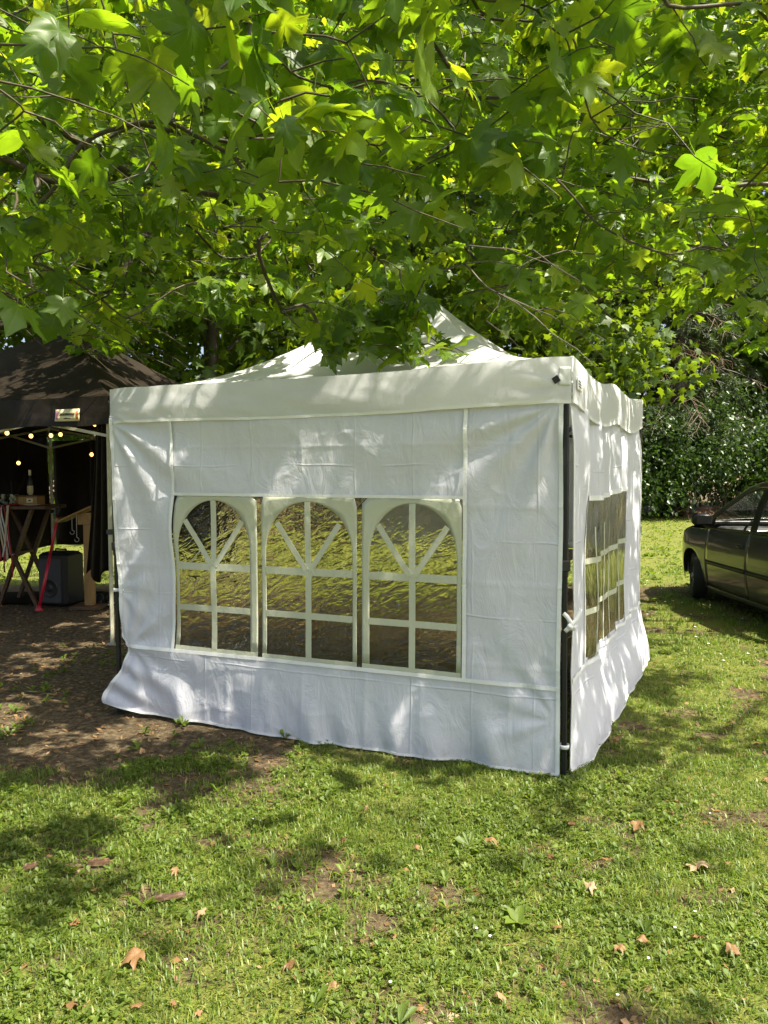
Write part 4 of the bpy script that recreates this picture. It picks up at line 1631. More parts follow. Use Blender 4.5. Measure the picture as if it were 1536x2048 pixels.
# upper side structure: rail, pillars, windows
up_lo = lambda y: belt(y) + .004
rail_hi = lambda y: np.maximum(ztop_(y) - .012, belt(y) + .012)
rail_lo = lambda y: np.maximum(ztop_(y) - .075, belt(y) + .006)
cpanel('roof_rail', -1.60, .98, rail_lo, rail_hi, M['paint'], ny=50, nz=4)
win_hi = lambda y: np.maximum(ztop_(y) - .078, belt(y) + .008)
cpanel('window_trim', -1.5, .90, lambda y: np.maximum(ztop_(y) - .10, belt(y) + .007), win_hi, M['trim'], off=.003, ny=50, nz=3)
cpanel('belt_trim', -1.45, .86, lambda y: belt(y) - .004, lambda y: belt(y) + .018, M['trim'], off=.008, ny=30, nz=3)
cpanel('pillar', -.34, -.20, up_lo, win_hi, M['trim'], ny=6)
cpanel('rear_pillar', -1.60, -1.18, up_lo, win_hi, M['paint'], ny=14)
cpanel('mirror_sail', .70, .93, up_lo, win_hi, M['trim'], ny=8)
cpanel('side_window', -.20, .70, up_lo, win_hi, M['glass'], off=-.010, ny=20)
cpanel('side_window', -1.18, -.34, up_lo, win_hi, M['glass'], off=-.010, ny=20)


def across(name, y0, y1, mat, crown=.045, inset=.0, ny=20, nx=17, dz=0.0):
    def fn(u, v):
        y = y0 + (y1 - y0) * u
        zt = ztop_(y)
        w = hw_(y, np.minimum(zt, 1.5) - .02) - inset
        x = (v * 2 - 1)
        edge = 1 - np.abs(x) ** 6 * .25
        return np.stack([CX + x * w, CY + y, zt + crown * (1 - x ** 2) - .02 * np.abs(x) ** 5 + dz], 1)
    o = MB().grid(fn, np.linspace(0, 1, ny), np.linspace(0, 1, nx)).build(name, mat, car, True)
    return o if mat is M['glass'] else solid(o, .006)


across('bonnet', 1.04, 2.0, M['paint'], .05)
across('windscreen', .16, 1.0, M['glass'], .04, .03)
across('roof', -1.27, .15, M['paint'], .05, 0, 26)
across('rear_window', -1.56, -1.28, M['glass'], .03, .05)
across('tailgate', -1.85, -1.57, M['paint'], .02)
cow = MB().box((CX, CY + 1.02, .975), (1.34, .05, .05), bev=.01).build('cowl', M['trim'], car)
# nose and tail
for sgn_y, yb_, nm in ((1, 1.985, 'front_bumper'), (-1, -1.80, 'rear_bumper')):
    def fn(u, v, yb_=yb_, s_=sgn_y):
        z = .22 + (ztop_(np.array([yb_]))[0] + .015 - .22) * v
        x = u * 2 - 1
        w = hw_(np.full_like(z, yb_), z)
        bul = .10 * (1 - x ** 2) + .05 * np.sin(PI * v)
        return np.stack([CX + x * w, CY + yb_ + s_ * (bul - .03), z], 1)
    solid(MB().grid(fn, np.linspace(0, 1, 20), np.linspace(0, 1, 12)).build(nm, M['paint'], car, True), .008)
MB().box((CX, CY + 2.085, .50), (.62, .04, .12), bev=.015).build('grille', M['trim'], car)
for sgn in (-1, 1):
    MB().ball((CX + sgn * .52, CY + 1.90, .70), .14, 14, 10, (1.0, 1.1, .62)).build('headlight', M['lamp'], car, True)
    MB().ball((CX + sgn * .62, CY - 1.74, .86), .12, 12, 8, (.7, .6, 1.3)).build('rear_lamp', M['lamp_red'], car, True)
    # mirror
    mx = CX + sgn * (.80 + .10)
    mi = MB().box((mx, CY + .73, 1.035), (.23, .11, .145), np.array(Matrix.Rotation(sgn * .12, 3, 'Z')), .035).build('wing_mirror', M['trim'], car, True)
    MB().box((mx - sgn * .004, CY + .668, 1.035), (.17, .006, .10), np.array(Matrix.Rotation(sgn * .12, 3, 'Z')), .002).build('mirror_glass', M['trim'], mi)
    MB().beam((CX + sgn * .76, CY + .76, .975), (mx, CY + .74, 1.0), .06, .05, bev=.01).build('mirror_arm', M['trim'], mi)
# dark floor and wheel wells
MB().box((CX, CY + .0, .28), (1.30, 3.3, .16), bev=.02).build('underbody', M['trim'], car)
MB().box((CX, CY + 1.45, .62), (1.06, .85, .50), bev=.03).build('engine_bay', M['trim'], car)
MB().box((CX, CY - 1.35, .58), (1.10, .75, .50), bev=.03).build('boot_floor', M['interior'], car)
# interior
MB().box((CX, CY + .80, .83), (1.36, .42, .22), bev=.06).build('dashboard', M['interior'], car)
for sx2 in (-.36, .36):
    s_ = MB().box((CX + sx2, CY - .15, .52), (.48, .52, .16), bev=.05).build('seat', M['interior'], car)
    MB().box((CX + sx2, CY - .45, .86), (.46, .14, .60), np.array(Matrix.Rotation(.22, 3, 'X')), .05).build('backrest', M['interior'], s_)
    MB().box((CX + sx2, CY - .55, 1.24), (.26, .09, .17), bev=.04).build('headrest', M['interior'], s_)
MB().box((CX, CY - 1.0, .60), (1.2, .5, .25), bev=.06).build('rear_seat', M['interior'], car)
a = np.linspace(0, 2 * PI, 25)
sw_c = np.array([CX - .36, CY + .42, .90])
stw = MB().tube(np.stack([sw_c[0] + .185 * np.cos(a), sw_c[1] - .07 * np.sin(a), sw_c[2] + .17 * np.sin(a)], 1), .014, 8, cap=False).build('steering_wheel', M['grey_plastic'], car, True)
MB().box(sw_c, (.30, .03, .05), bev=.01).build('wheel_spoke', M['rim'], stw)
# wheels
for (wy, sgn, steer) in ((1.25, -1, -.30), (1.25, 1, -.30), (-1.23, -1, 0), (-1.23, 1, 0)):
    c = np.array([CX + sgn * .705, CY + wy, .292])
    axd = np.array([math.cos(steer) * sgn, math.sin(steer) * sgn, 0])
    prof = [(.20, -.085), (.262, -.088), (.282, -.075), (.290, -.05), (.292, -.02), (.292, .02), (.290, .05), (.282, .075), (.262, .088), (.20, .085), (.185, .05), (.185, -.05), (.20, -.085)]
    wh = MB().lathe(c, prof, 36, axd, cap=False).build('wheel', M['rubber'], car, True)
    MB().lathe(c, [(.198, .08), (.190, .05), (.175, .045), (.175, -.05), (.198, -.08)], 30, axd, cap=False).build('rim', M['rim'], wh, True)
    mb = MB()
    x_ = np.array([-axd[1], axd[0], 0])
    for k in range(6):
        an = k * PI / 3
        dr = x_ * math.cos(an) + np.array([0, 0, 1]) * math.sin(an)
        mb.beam(c + axd * .062, c + axd * .055 + dr * .188, .045, .02, up=axd, bev=.004)
    mb.build('spokes', M['rim'], wh)
    MB().lathe(c, [(.045, .05), (.04, .085), (.01, .09)], 14, axd).build('hub_cap', M['rim'], wh, True)
    MB().lathe(c, [(.17, -.03), (.16, -.02), (.02, -.02)], 20, axd).build('brake_disc', M['steel'], wh)
MB().box((CX, CY + 2.10, .40), (.50, .012, .11), bev=.003).build('number_plate', M['white_plastic'], car)

# ------------------------------------------------------------------ leaves
HALF = [(0.10, -.06), (0.28, -.08), (0.44, -.03), (.70, .06), (.52, .16), (.40, .25), (.60, .31), (.66, .40), (.98, .58), (.70, .58), (.56, .60), (.40, .52), (.25, .48), (.29, .62), (.36, .70), (.20, .80)]


def leaf_proto(seed, curl=.38, wav=.06):
    r = np.random.default_rng(seed)
    hr = np.array(HALF) * [r.uniform(.70, .92), 1.0]
    hr[[4, 5, 11, 12]] *= r.uniform(.95, 1.3)
    R_ = hr + r.normal(0, .018, hr.shape)
    L_ = hr + r.normal(0, .018, hr.shape)
    out = np.concatenate([[[0, 0]], R_, [[0, 1.0 + r.normal(0, .03)]], L_[::-1] * [-1, 1]])
    c = np.array([[0, .30]])
    P = np.concatenate([c, out])
    x, y = P[:, 0], P[:, 1]
    cx, cy_ = r.uniform(.5, 1.5) * curl, r.uniform(.3, 1.4) * curl
    z = -cx * x ** 2 * 1.2 - cy_ * (y - .2) ** 2 + wav * np.sin(x * 7 + r.uniform(0, 6)) * np.sin(y * 6 + r.uniform(0, 6)) + .22 * np.abs(x) * r.uniform(-.3, 1)
    V = np.stack([x, y, z], 1)
    k = len(out)
    F = [[0, 1 + i, 1 + (i + 1) % k] for i in range(k)]
    # petiole
    n0 = len(V)
    V = np.concatenate([V, [[-.012, .0, .0], [.012, .0, .0], [.010, -.22, .05], [-.010, -.22, .05], [0, -.42, .14]]])
    F += [[n0, n0 + 1, n0 + 2], [n0, n0 + 2, n0 + 3], [n0 + 3, n0 + 2, n0 + 4]]
    return V, np.array(F)


PROTO = [leaf_proto(s) for s in range(8)]


def fine_proto(seed, curl=.40, wav=.06):
    """the same leaf with curved lobes, an inner ring and a drooping blade"""
    r = np.random.default_rng(seed)
    hr = np.array(HALF) * [r.uniform(.70, .92), 1.0]
    hr[[4, 5, 11, 12]] *= r.uniform(.95, 1.3)
    R_ = hr + r.normal(0, .02, hr.shape)
    L_ = hr + r.normal(0, .02, hr.shape)
    out = np.concatenate([[[0, .03]], R_, [[0, 1.0 + r.normal(0, .03)]], L_[::-1] * [-1, 1]])
    k = len(out)
    fin = []
    for i in range(k):
        p0, p1, p2, p3 = out[i - 1], out[i], out[(i + 1) % k], out[(i + 2) % k]
        for t_ in (0, .34, .67):
            fin.append(.5 * ((2 * p1) + (-p0 + p2) * t_ * .8 + (2 * p0 - 5 * p1 + 4 * p2 - p3) * t_ ** 2 * .8 + (-p0 + 3 * p1 - 3 * p2 + p3) * t_ ** 3 * .8) if t_ else p1)
    # blend towards straight edges so that the spline stays tame
    fin = np.array(fin)
    st_ = np.concatenate([[out[i] * (1 - t_) + out[(i + 1) % k] * t_ for t_ in (0, .34, .67)] for i in range(k)])
    fin = .5 * fin + .5 * st_
    c = np.array([0, .30])
    rings = [c[None]] + [c + (fin - c) * f for f in (.33, .67, 1.0)]
    P = np.concatenate(rings)
    x, y = P[:, 0], P[:, 1]
    cx, cy_ = r.uniform(.4, 1.6) * curl, r.uniform(.3, 1.7) * curl
    z = -cx * x ** 2 * 1.3 - cy_ * (y - .15) ** 2 * np.where(y > .15, 1.2, .5) + wav * np.sin(x * 6 + r.uniform(0, 6)) * np.sin(y * 5 + r.uniform(0, 6)) + .22 * np.abs(x) * r.uniform(-.3, 1)
    z = z + .02 * np.sin(np.arctan2(x, y - .0) * 9) * np.hypot(x, y)
    V = np.stack([x, y, z], 1)
    m = len(fin)
    F = [[0, 1 + i, 1 + (i + 1) % m] for i in range(m)]
    for q in range(2):
        a, b_ = 1 + q * m, 1 + (q + 1) * m
        for i in range(m):
            j = (i + 1) % m
            F += [[a + i, b_ + i, b_ + j], [a + i, b_ + j, a + j]]
    n0 = len(V)
    V = np.concatenate([V, [[-.012, .03, .0], [.012, .03, .0], [.010, -.22, .05], [-.010, -.22, .05], [0, -.42, .14]]])
    F += [[n0, n0 + 1, n0 + 2], [n0, n0 + 2, n0 + 3], [n0 + 3, n0 + 2, n0 + 4]]
    return V, np.array(F)


def lite_proto(seed):
    r = np.random.default_rng(seed)
    P = [(0, .25), (0, 0), (.35, -.02), (.52, .12), (.36, .28), (.66, .52), (.28, .5), (.26, .74), (0, 1), (-.26, .74), (-.28, .5), (-.66, .52), (-.36, .28), (-.52, .12), (-.35, -.02)]
    P = np.array(P) + r.normal(0, .02, (15, 2))
    z = -.25 * P[:, 0] ** 2 - .2 * (P[:, 1] - .2) ** 2
    return np.column_stack([P, z]), np.array([[0, i, i % 14 + 1] for i in range(1, 15)])


LITE = [lite_proto(s) for s in range(4)]


def star_proto(seed):
    r = np.random.default_rng(seed)
    P = np.array([(0, .25), (0, 0), (.42, .05), (.34, .28), (.62, .52), (.22, .55), (0, 1), (-.22, .55), (-.62, .52), (-.34, .28), (-.42, .05)]) + r.normal(0, .03, (11, 2))
    z = -.3 * P[:, 0] ** 2 - .2 * (P[:, 1] - .2) ** 2
    return np.column_stack([P, z]), np.array([[0, i, i % 10 + 1] for i in range(1, 11)])


STAR = [star_proto(s) for s in range(4)]



def oval_proto(seed, w=.27):
    P = np.array([(0, 0, 0), (w, .30, .06), (w * .85, .68, .04), (0, 1, -.10), (-w * .85, .68, .04), (-w, .30, .06)])
    return P, np.array([[0, 1, 2], [0, 2, 3], [0, 3, 4], [0, 4, 5]])


OVAL = [oval_proto(0), oval_proto(1, .34)]


def leaf_mesh(pos, tip, nor, size, protos, seed, rndlo=0., rndhi=1.0, rn=None):
    r = np.random.default_rng(seed)
    which = r.integers(0, len(protos), len(pos))
    if rn is None:
        rn = r.uniform(rndlo, rndhi, len(pos))
    Vs, Fs, Rs, UVs = [], [], [], []
    n = 0
    sidev = np.cross(tip, nor)
    for k, (pv, pf) in enumerate(protos):
        m = which == k
        if not m.any():
            continue
        S = size[m][:, None, None]
        V = pos[m][:, None] + S * (pv[None, :, 0:1] * sidev[m][:, None] + pv[None, :, 1:2] * tip[m][:, None] + pv[None, :, 2:3] * nor[m][:, None])
        q = m.sum()
        Fs.append((np.arange(q)[:, None, None] * len(pv) + pf[None]).reshape(-1, 3) + n)
        Vs.append(V.reshape(-1, 3))
        Rs.append(np.repeat(rn[m], len(pv)))
        UVs.append(np.tile(pv[:, :2], (q, 1)))
        n += q * len(pv)
    return np.concatenate(Vs), np.concatenate(Fs), np.concatenate(Rs), np.concatenate(UVs)


def roof_z(x, y):
    """height of the white tent's roof over a point (0 outside)"""
    d = np.stack([x - CEN[0], y - CEN[1]], -1)
    ef, es = front.e, side.e
    det = ef[0] * es[1] - ef[1] * es[0]
    u = (d[..., 0] * es[1] - d[..., 1] * es[0]) / det
    v = (ef[0] * d[..., 1] - ef[1] * d[..., 0]) / det
    m = np.maximum(np.abs(u) / 1.50, np.abs(v) / 1.45)
    return np.where(m < 1.05, EAVE + (APEX - EAVE) * np.clip(1 - m, 0, 1) ** KH, 0)


# holes in the leaves through which the sun comes down: (point lit, radius)
GAPS = [(front.P(np.array([1.62]), np.array([1.72]))[0], .26), (front.P(np.array([1.45]), np.array([1.58]))[0], .20), (front.P(np.array([.45]), np.array([1.98]))[0], .12),
        (front.P(np.array([.20]), np.array([1.72]))[0], .11), (front.P(np.array([.15]), np.array([1.50]))[0], .11), (front.P(np.array([.55]), np.array([1.80]))[0], .11),
        (front.P(np.array([.28]), np.array([.10]))[0], .13), (at(930, 740, 4.5), .35), (at(1060, 760, 4.2), .30), (side.P(np.array([1.4]), np.array([2.1]))[0], .10),
        (gnd(1340, 1600), .42), (gnd(1480, 1570), .40), (gnd(1250, 1680), .22), (gnd(20, 1620), .22), (gnd(120, 1600), .12), (gnd(880, 1850), .25), (gnd(40, 1980), .3), (gnd(640, 1830), .15),
        (gnd(1450, 1400), .3), (gnd(560, 1940), .12), (gnd(1000, 1580), .22), (gnd(60, 1500), .12), (gnd(50, 1310), .14), (gnd(120, 1250), .14), (gnd(30, 1240), .16), (gnd(180, 1290), .12), (gnd(90, 1390), .10),
        (at(60, 815, 7.3), .15), (at(180, 810, 7.1), .2), (at(110, 800, 7.2), .12), (at(20, 760, 7.8), .12), (at(90, 720, 8.2), .1), (at(300, 740, 8.5), .12),
        (gnd(620, 1180), .3), (gnd(560, 1110), .5)]


def sun_open(P):
    keep = np.ones(len(P), bool)
    for g, rad in GAPS:
        d = P - np.asarray(g)
        t_ = d @ SUN
        dist = np.linalg.norm(d - t_[:, None] * SUN, axis=1)
        keep &= ~((dist < rad) & (t_ > .25))
    return keep


def make_plane_tree(name, label, root, seeds, twig_base, twig_dir, twig_len, nleaf, size, seed, n_single, trunk_r=.22, lower=None):
    """seeds: list of limbs, each a polyline from the trunk; twigs are joined to the nearest wood"""
    r = np.random.default_rng(seed)
    tree = thing(name, root, label, 'tree')
    nodes = []
    par = []
    for limb in seeds:
        prev = -1
        limb = np.asarray(limb, float)
        seg = np.concatenate([[0], np.cumsum(np.linalg.norm(np.diff(limb, axis=0), axis=1))])
        ts = np.arange(0, seg[-1], .3)
        P = np.stack([np.interp(ts, seg, limb[:, j]) for j in range(3)], 1)
        for _ in range(5):
            P[1:-1] = (P[:-2] + 2 * P[1:-1] + P[2:]) / 4
        P = P + np.stack([.05 * np.sin(ts * 2.3 + j * 2 + seed) for j in range(3)], 1) * (ts[:, None] > .5)
        for q, p in enumerate(P):
            if prev == -1 and nodes:
                dd = np.linalg.norm(np.array(nodes) - p, axis=1)
                prev = int(np.argmin(dd))
            nodes.append(p)
            par.append(prev)
            prev = len(nodes) - 1
    plen = [0.0] * len(nodes)
    for i in range(len(nodes)):
        if par[i] >= 0:
            plen[i] = plen[par[i]] + np.linalg.norm(nodes[i] - nodes[par[i]])
    # join twigs, nearest to existing wood first
    rem = list(range(len(twig_base)))
    TB = np.asarray(twig_base)
    best = np.full(len(TB), 1e9)
    bpar = np.zeros(len(TB), int)
    for i in range(len(nodes)):
        dd = np.linalg.norm(TB - nodes[i], axis=1) + .18 * plen[i]
        up = dd < best
        best[up] = dd[up]
        bpar[up] = i
    done_ = np.zeros(len(TB), bool)
    node_of = np.zeros(len(TB), int)
    for _ in range(len(TB)):
        k = int(np.argmin(np.where(done_, 1e9, best)))
        done_[k] = True
        pr = bpar[k]
        nodes.append(TB[k])
        par.append(pr)
        ni = len(nodes) - 1
        node_of[k] = ni
        plen.append(plen[pr] + np.linalg.norm(TB[k] - nodes[pr]))
        dd = np.linalg.norm(TB - TB[k], axis=1) + .18 * plen[ni]
        up = (dd < best) & ~done_
        best[up] = dd[up]
        bpar[up] = ni
    nodes = np.array(nodes)
    cnt = np.zeros(len(nodes))
    cnt[node_of] = 1
    for i in range(len(nodes) - 1, -1, -1):
        if par[i] >= 0:
            cnt[par[i]] += cnt[i]
    rad = .0026 * np.maximum(cnt, 1) ** .46
    rad = np.minimum(rad, trunk_r)
    # thick wood is its own part, thin wood another
    big, small = MB(), MB()
    TG = np.zeros_like(nodes)
    for i in range(len(nodes)):
        if par[i] >= 0:
            dv = nrm(nodes[i] - nodes[par[i]])
            TG[i] += dv
            TG[par[i]] += dv * .5 * (cnt[i] / max(cnt[par[i]], 1)) ** .5
    TG = nrm(TG)
    SPR = [[], [], [], []]
    for i in range(len(nodes)):
        if par[i] < 0:
            continue
        a, b_ = nodes[par[i]], nodes[i]
        L = np.linalg.norm(b_ - a)
        if L < 1e-4:
            continue
        if L > .12:
            k = 5 if L < .5 else 7
            tt = np.linspace(0, 1, k)[:, None]
            pts = (2 * tt ** 3 - 3 * tt ** 2 + 1) * a + (tt ** 3 - 2 * tt ** 2 + tt) * TG[par[i]] * L * .6 + (-2 * tt ** 3 + 3 * tt ** 2) * b_ + (tt ** 3 - tt ** 2) * TG[i] * L * .6
            pts = pts + np.sin(PI * tt) * (r.normal(0, .03, 3) * L)[None]
            rr_ = np.linspace(min(rad[par[i]], rad[i] * 1.5), rad[i], k)
        else:
            pts = np.stack([a, b_])
            rr_ = [min(rad[par[i]], rad[i] * 1.6), rad[i]]
        ppx, ppy, ppf = project((a + b_) / 2)
        if rad[i] < .013 and L > .2 and ppf[0] > .5 and -100 < ppx[0] < 1640 and -100 < ppy[0] < 900:
            for f_ in np.arange(.12, L, .13) / L:
                p = np.array([np.interp(f_, np.linspace(0, 1, len(pts)), np.asarray(pts)[:, c]) for c in range(3)])
                out = nrm(r.normal(0, 1, 3) * [1, 1, .4])
                s = size * r.uniform(.45, 1.15)
                tipd = nrm(out * r.uniform(.3, 1.0) + np.array([0, 0, -r.uniform(.1, 1.0)]))
                up_ = np.array([0, 0, 1.0]) + r.normal(0, .45, 3)
                SPR[0].append(p + out * s * .35)
                SPR[1].append(tipd)
                SPR[2].append(nrm(up_ - tipd * (up_ @ tipd)))
                SPR[3].append(s)
        (big if rad[i] > .02 else small).tube(pts, rr_, 8 if rad[i] > .02 else 4, cap=False)
    # twigs and leaves
    LP, LT, LN, LS = map(list, SPR)
    for k in range(len(TB)):
        b0 = TB[k]
        d = nrm(twig_dir[k])
        L = twig_len[k]
        m = 6
        tt = np.linspace(0, 1, m)
        pts = b0[None] + d[None] * (tt * L)[:, None]
        pts[:, 2] -= .22 * L * tt ** 2
        pts = pts + r.normal(0, .01, (m, 3)) * (tt > 0)[:, None]
        small.tube(pts, np.linspace(.0045, .0018, m), 4, cap=False)
        sd_ = nrm(np.cross(d, [0, 0, 1]) + 1e-6)
        nl = nleaf[k]
        for j in range(nl):
            f = .2 + .8 * (j + .5) / nl
            p = np.array([np.interp(f, tt, pts[:, c]) for c in range(3)])
            sg_ = 1 if j % 2 else -1
            out = nrm(sd_ * sg_ * r.uniform(.4, 1.1) + d * r.uniform(.1, .9) + np.array([0, 0, r.uniform(-.2, .3)]))
            s = size * r.uniform(.45, 1.35) * (.75 + .35 * math.sin(f * PI))
            pet = s * .40
            tipd = nrm(out * r.uniform(.3, 1.0) + np.array([0, 0, -r.uniform(.1, 1.0)]) + r.normal(0, .18, 3))
            up_ = np.array([0, 0, 1.0]) + r.normal(0, .45, 3)
            nor = nrm(up_ - tipd * (up_ @ tipd))
            LP.append(p + out * pet)
            LT.append(tipd)
            LN.append(nor)
            LS.append(s)
    LP, LT, LN, LS = map(np.array, (LP, LT, LN, LS))
    mid_ = LP + LT * LS[:, None] * .45
    keep = sun_open(mid_)
    # the crown is thin where the lawn in front of the tent lies in dappled sun
    G = mid_ - SUN[None] * (mid_[:, 2] / SUN[2])[:, None]
    fore = ((G[:, :2] - FL[:2]) @ front.nn > .02) & (G[:, 1] > .4) & (G[:, 1] < 5.2) & (np.abs(G[:, 0]) < 3.6) & ((G[:, 0] < .95) | ((G[:, :2] - FR[:2]) @ side.nn > .12))
    dap = fbm(G[:, 0] * 1.9, G[:, 1] * 1.9, 99, 3)
    keep &= ~(fore & (dap < .455))
    tipz = LP + LT * LS[:, None]
    keep &= (LP[:, 2] > roof_z(LP[:, 0], LP[:, 1]) + .02) & (tipz[:, 2] > roof_z(tipz[:, 0], tipz[:, 1]) + .008)
    cd = np.linalg.norm(LP - [0, 0, CAM_H], axis=1)
    px, py, f = project(LP + LT * LS[:, None] * .4)
    inview = (f > .3) & (px > -60) & (px < 1600) & (py > -60) & (py < 1200)
    keep &= (cd > 2.1) | ~inview
    if lower is not None:
        ok = ~inview | (py < lower(px, f))
        keep &= ok
    LP, LT, LN, LS, inview, cd = LP[keep], LT[keep], LN[keep], LS[keep], inview[keep], cd[keep]
    if big.V:
        big.build('limbs', M['bark'], tree, True)
    small.build('twigs', M['bark'], tree, True)
    # a lone seed trunk
    # the largest leaves in view are leaves of their own
    score = np.where(inview, LS / cd, 0)
    order_ = np.argsort(-score)
    one = order_[:n_single]
    one = one[score[one] > 0]
    rest = np.ones(len(LP), bool)
    rest[one] = False
    if rest.any():
        iv = rest & (cd < 12) & (LP[:, 2] < 40)
        a_ = rest & inview
        b2_ = rest & ~inview
        V, F, R_, UV = leaf_mesh(LP[a_], LT[a_], LN[a_], LS[a_], PROTO, seed + 1)
        if b2_.any():
            V2, F2, R2, UV2 = leaf_mesh(LP[b2_], LT[b2_], LN[b2_], LS[b2_], STAR, seed + 2)
            F = np.concatenate([F, F2 + len(V)])
            V, R_, UV = np.concatenate([V, V2]), np.concatenate([R_, R2]), np.concatenate([UV, UV2])
        cr = add_mesh('crown', V, F, M['leaf'], tree, sm=True, uv=UV, rnd=R_)
        cr['kind'] = 'stuff'
    global LEAFM
    for i in one:
        me = LEAFM[int(r.integers(0, len(LEAFM)))]
        o = bpy.data.objects.new('leaf', me)
        COL.objects.link(o)
        o.parent = tree
        sdv = np.cross(LT[i], LN[i])
        mw = Matrix(((sdv[0], LT[i][0], LN[i][0], 0), (sdv[1], LT[i][1], LN[i][1], 0), (sdv[2], LT[i][2], LN[i][2], 0), (0, 0, 0, 1)))
        mw = mw @ Matrix.Scale(LS[i], 4)
        mw.translation = Vector(LP[i] - np.array(tree.location))
        o.matrix_basis = mw
    return tree, len(LP)


LEAFM = []
for k in range(16):
    pv, pf = fine_proto(100 + k)
    o = add_mesh('leaf', pv, pf, M['leaf'], sm=True, uv=pv[:, :2], rnd=np.full(len(pv), (k * .618) % 1.0))
    LEAFM.append(o.data)
    bpy.data.objects.remove(o)

# ---- near plane tree: trunk out of frame on the left, limbs reaching over the tent
r = np.random.default_rng(202)
ROOT_A = np.array([-5.2, 5.2, 0.0])


def lower_edge(px, f):
    a = np.interp(px, [-100, 0, 120, 200, 300, 450, 600, 700, 850, 1000, 1150, 1250, 1330, 1420, 1536, 1700], [600, 620, 690, 770, 640, 640, 650, 760, 760, 660, 640, 600, 520, 560, 740, 760])
    n = np.interp(px, [-100, 0, 100, 200, 350, 500, 700, 900, 1050, 1200, 1300, 1420, 1536], [540, 610, 640, 560, 420, 400, 480, 620, 480, 340, 330, 420, 480])
    return np.where(f < 4.0, n, a)


def sample_twigs(n, box, accept, r):
    out = []
    while len(out) < n:
        P = r.uniform(box[0], box[1], (4000, 3))
        P = P[accept(P)]
        out += list(P)
    return np.array(out[:n])


def acc_near(P):
    px, py, f = project(P)
    ok = (f > 1.9) & (px > -350) & (px < 1900)
    ok &= (py < lower_edge(np.clip(px, -100, 1700), f) - 40 * 3.0 / np.maximum(f, 1))
    ok &= P[:, 2] > roof_z(P[:, 0], P[:, 1]) + .12
    cl = fbm(P[:, 0] * 1.1 + P[:, 2] * .7, P[:, 1] * 1.1 + P[:, 2] * .5, 64, 2)
    ok &= cl > .40
    return ok


def acc_up(P):
    cl = fbm(P[:, 0] * .55 + 3, P[:, 1] * .55 + P[:, 2] * .25, 66, 2)
    px, py, f = project(P)
    return (cl > .36) & ~((f > .3) & (py > 60) & (px > -80) & (px < 1620))


lo_, hi_ = (-4.6, 1.9, 2.35), (3.6, 8.8, 6.2)
T1 = sample_twigs(1020, (lo_, hi_), acc_near, r)
T1n = sample_twigs(34, ((-1.9, 2.1, 2.3), (1.7, 3.6, 3.9)), acc_near, r)
T2 = sample_twigs(230, ((-5.0, -4.0, 4.6), (5.0, 2.6, 9.0)), acc_up, r)
# high twigs added for shade behind the tent, then twigs lying on its roof
T4 = sample_twigs(360, ((-1.5, 5.0, 5.0), (6.0, 10.5, 9.0)), lambda P: fbm(P[:, 0] * .6, P[:, 1] * .6 + P[:, 2] * .3, 69, 2) > .40, r)
T3 = np.array([at(690, 600, 5.0), at(740, 640, 4.9), at(800, 610, 5.1), at(770, 690, 4.75), at(690, 690, 4.85), at(830, 670, 4.9), at(720, 560, 5.2), at(640, 660, 5.0), at(760, 600, 5.2), at(700, 640, 4.9), at(790, 650, 4.95), at(730, 690, 4.7), at(840, 690, 4.7), at(660, 690, 4.7), at(800, 540, 4.9), at(850, 560, 4.7), at(760, 520, 5.0), at(830, 600, 4.8)])
q_ = r.random(90)
W5 = np.concatenate([front.P(q_ * 2.9, r.uniform(.2, 2.1, 90)), side.P(r.uniform(0, 2.7, 110), r.uniform(.1, 2.2, 110))])
T5 = W5 + SUN[None] * (r.uniform(2.6, 5.5, len(W5)) / SUN[2])[:, None] + r.normal(0, .1, W5.shape)  # unseen twigs added up the sun's path to shade the tent walls
D7 = np.stack([r.uniform(-4.6, -1.2, 90), r.uniform(4.6, 8.6, 90), np.zeros(90)], 1)
T7 = D7 + SUN[None] * (r.uniform(3.6, 7.0, 90) / SUN[2])[:, None]  # twigs added up the sun's path to shade the soil at left
T6 = np.array([at(110, 540, 5.5), at(165, 610, 5.9), at(60, 570, 5.8), at(230, 590, 6.2), at(20, 600, 6.0), at(140, 560, 6.3)])
TW = np.concatenate([T1, T1n, T2, T4, T5, T7, T6, T3])
TD = nrm((TW - (ROOT_A + [0, 0, 3.5])) * [1, 1, .35]) + r.normal(0, .55, TW.shape) * [1, 1, .6]
TL = r.uniform(.35, .75, len(TW))
NL = r.integers(6, 11, len(TW))
TD[-len(T3):] = nrm(np.array([(.2, -1, -.5), (-.3, -1, -.4), (.8, -.6, -.5), (.4, -.9, -.25), (-.8, -.6, -.2), (.9, -.3, -.2), (.1, -1, -.8), (-.6, -.8, -.1), (.3, -1, -.3), (-.4, -1, -.3), (.2, -1, -.6), (-.5, -.8, -.1), (.6, -.8, -.1), (0, -1, -.2), (.1, -.6, -.8), (-.2, -.5, -.8), (.3, -.6, -.8), (-.1, -.7, -.7)]))
TL[-len(T3):] = .4
fork = ROOT_A + [.1, .1, 2.6]
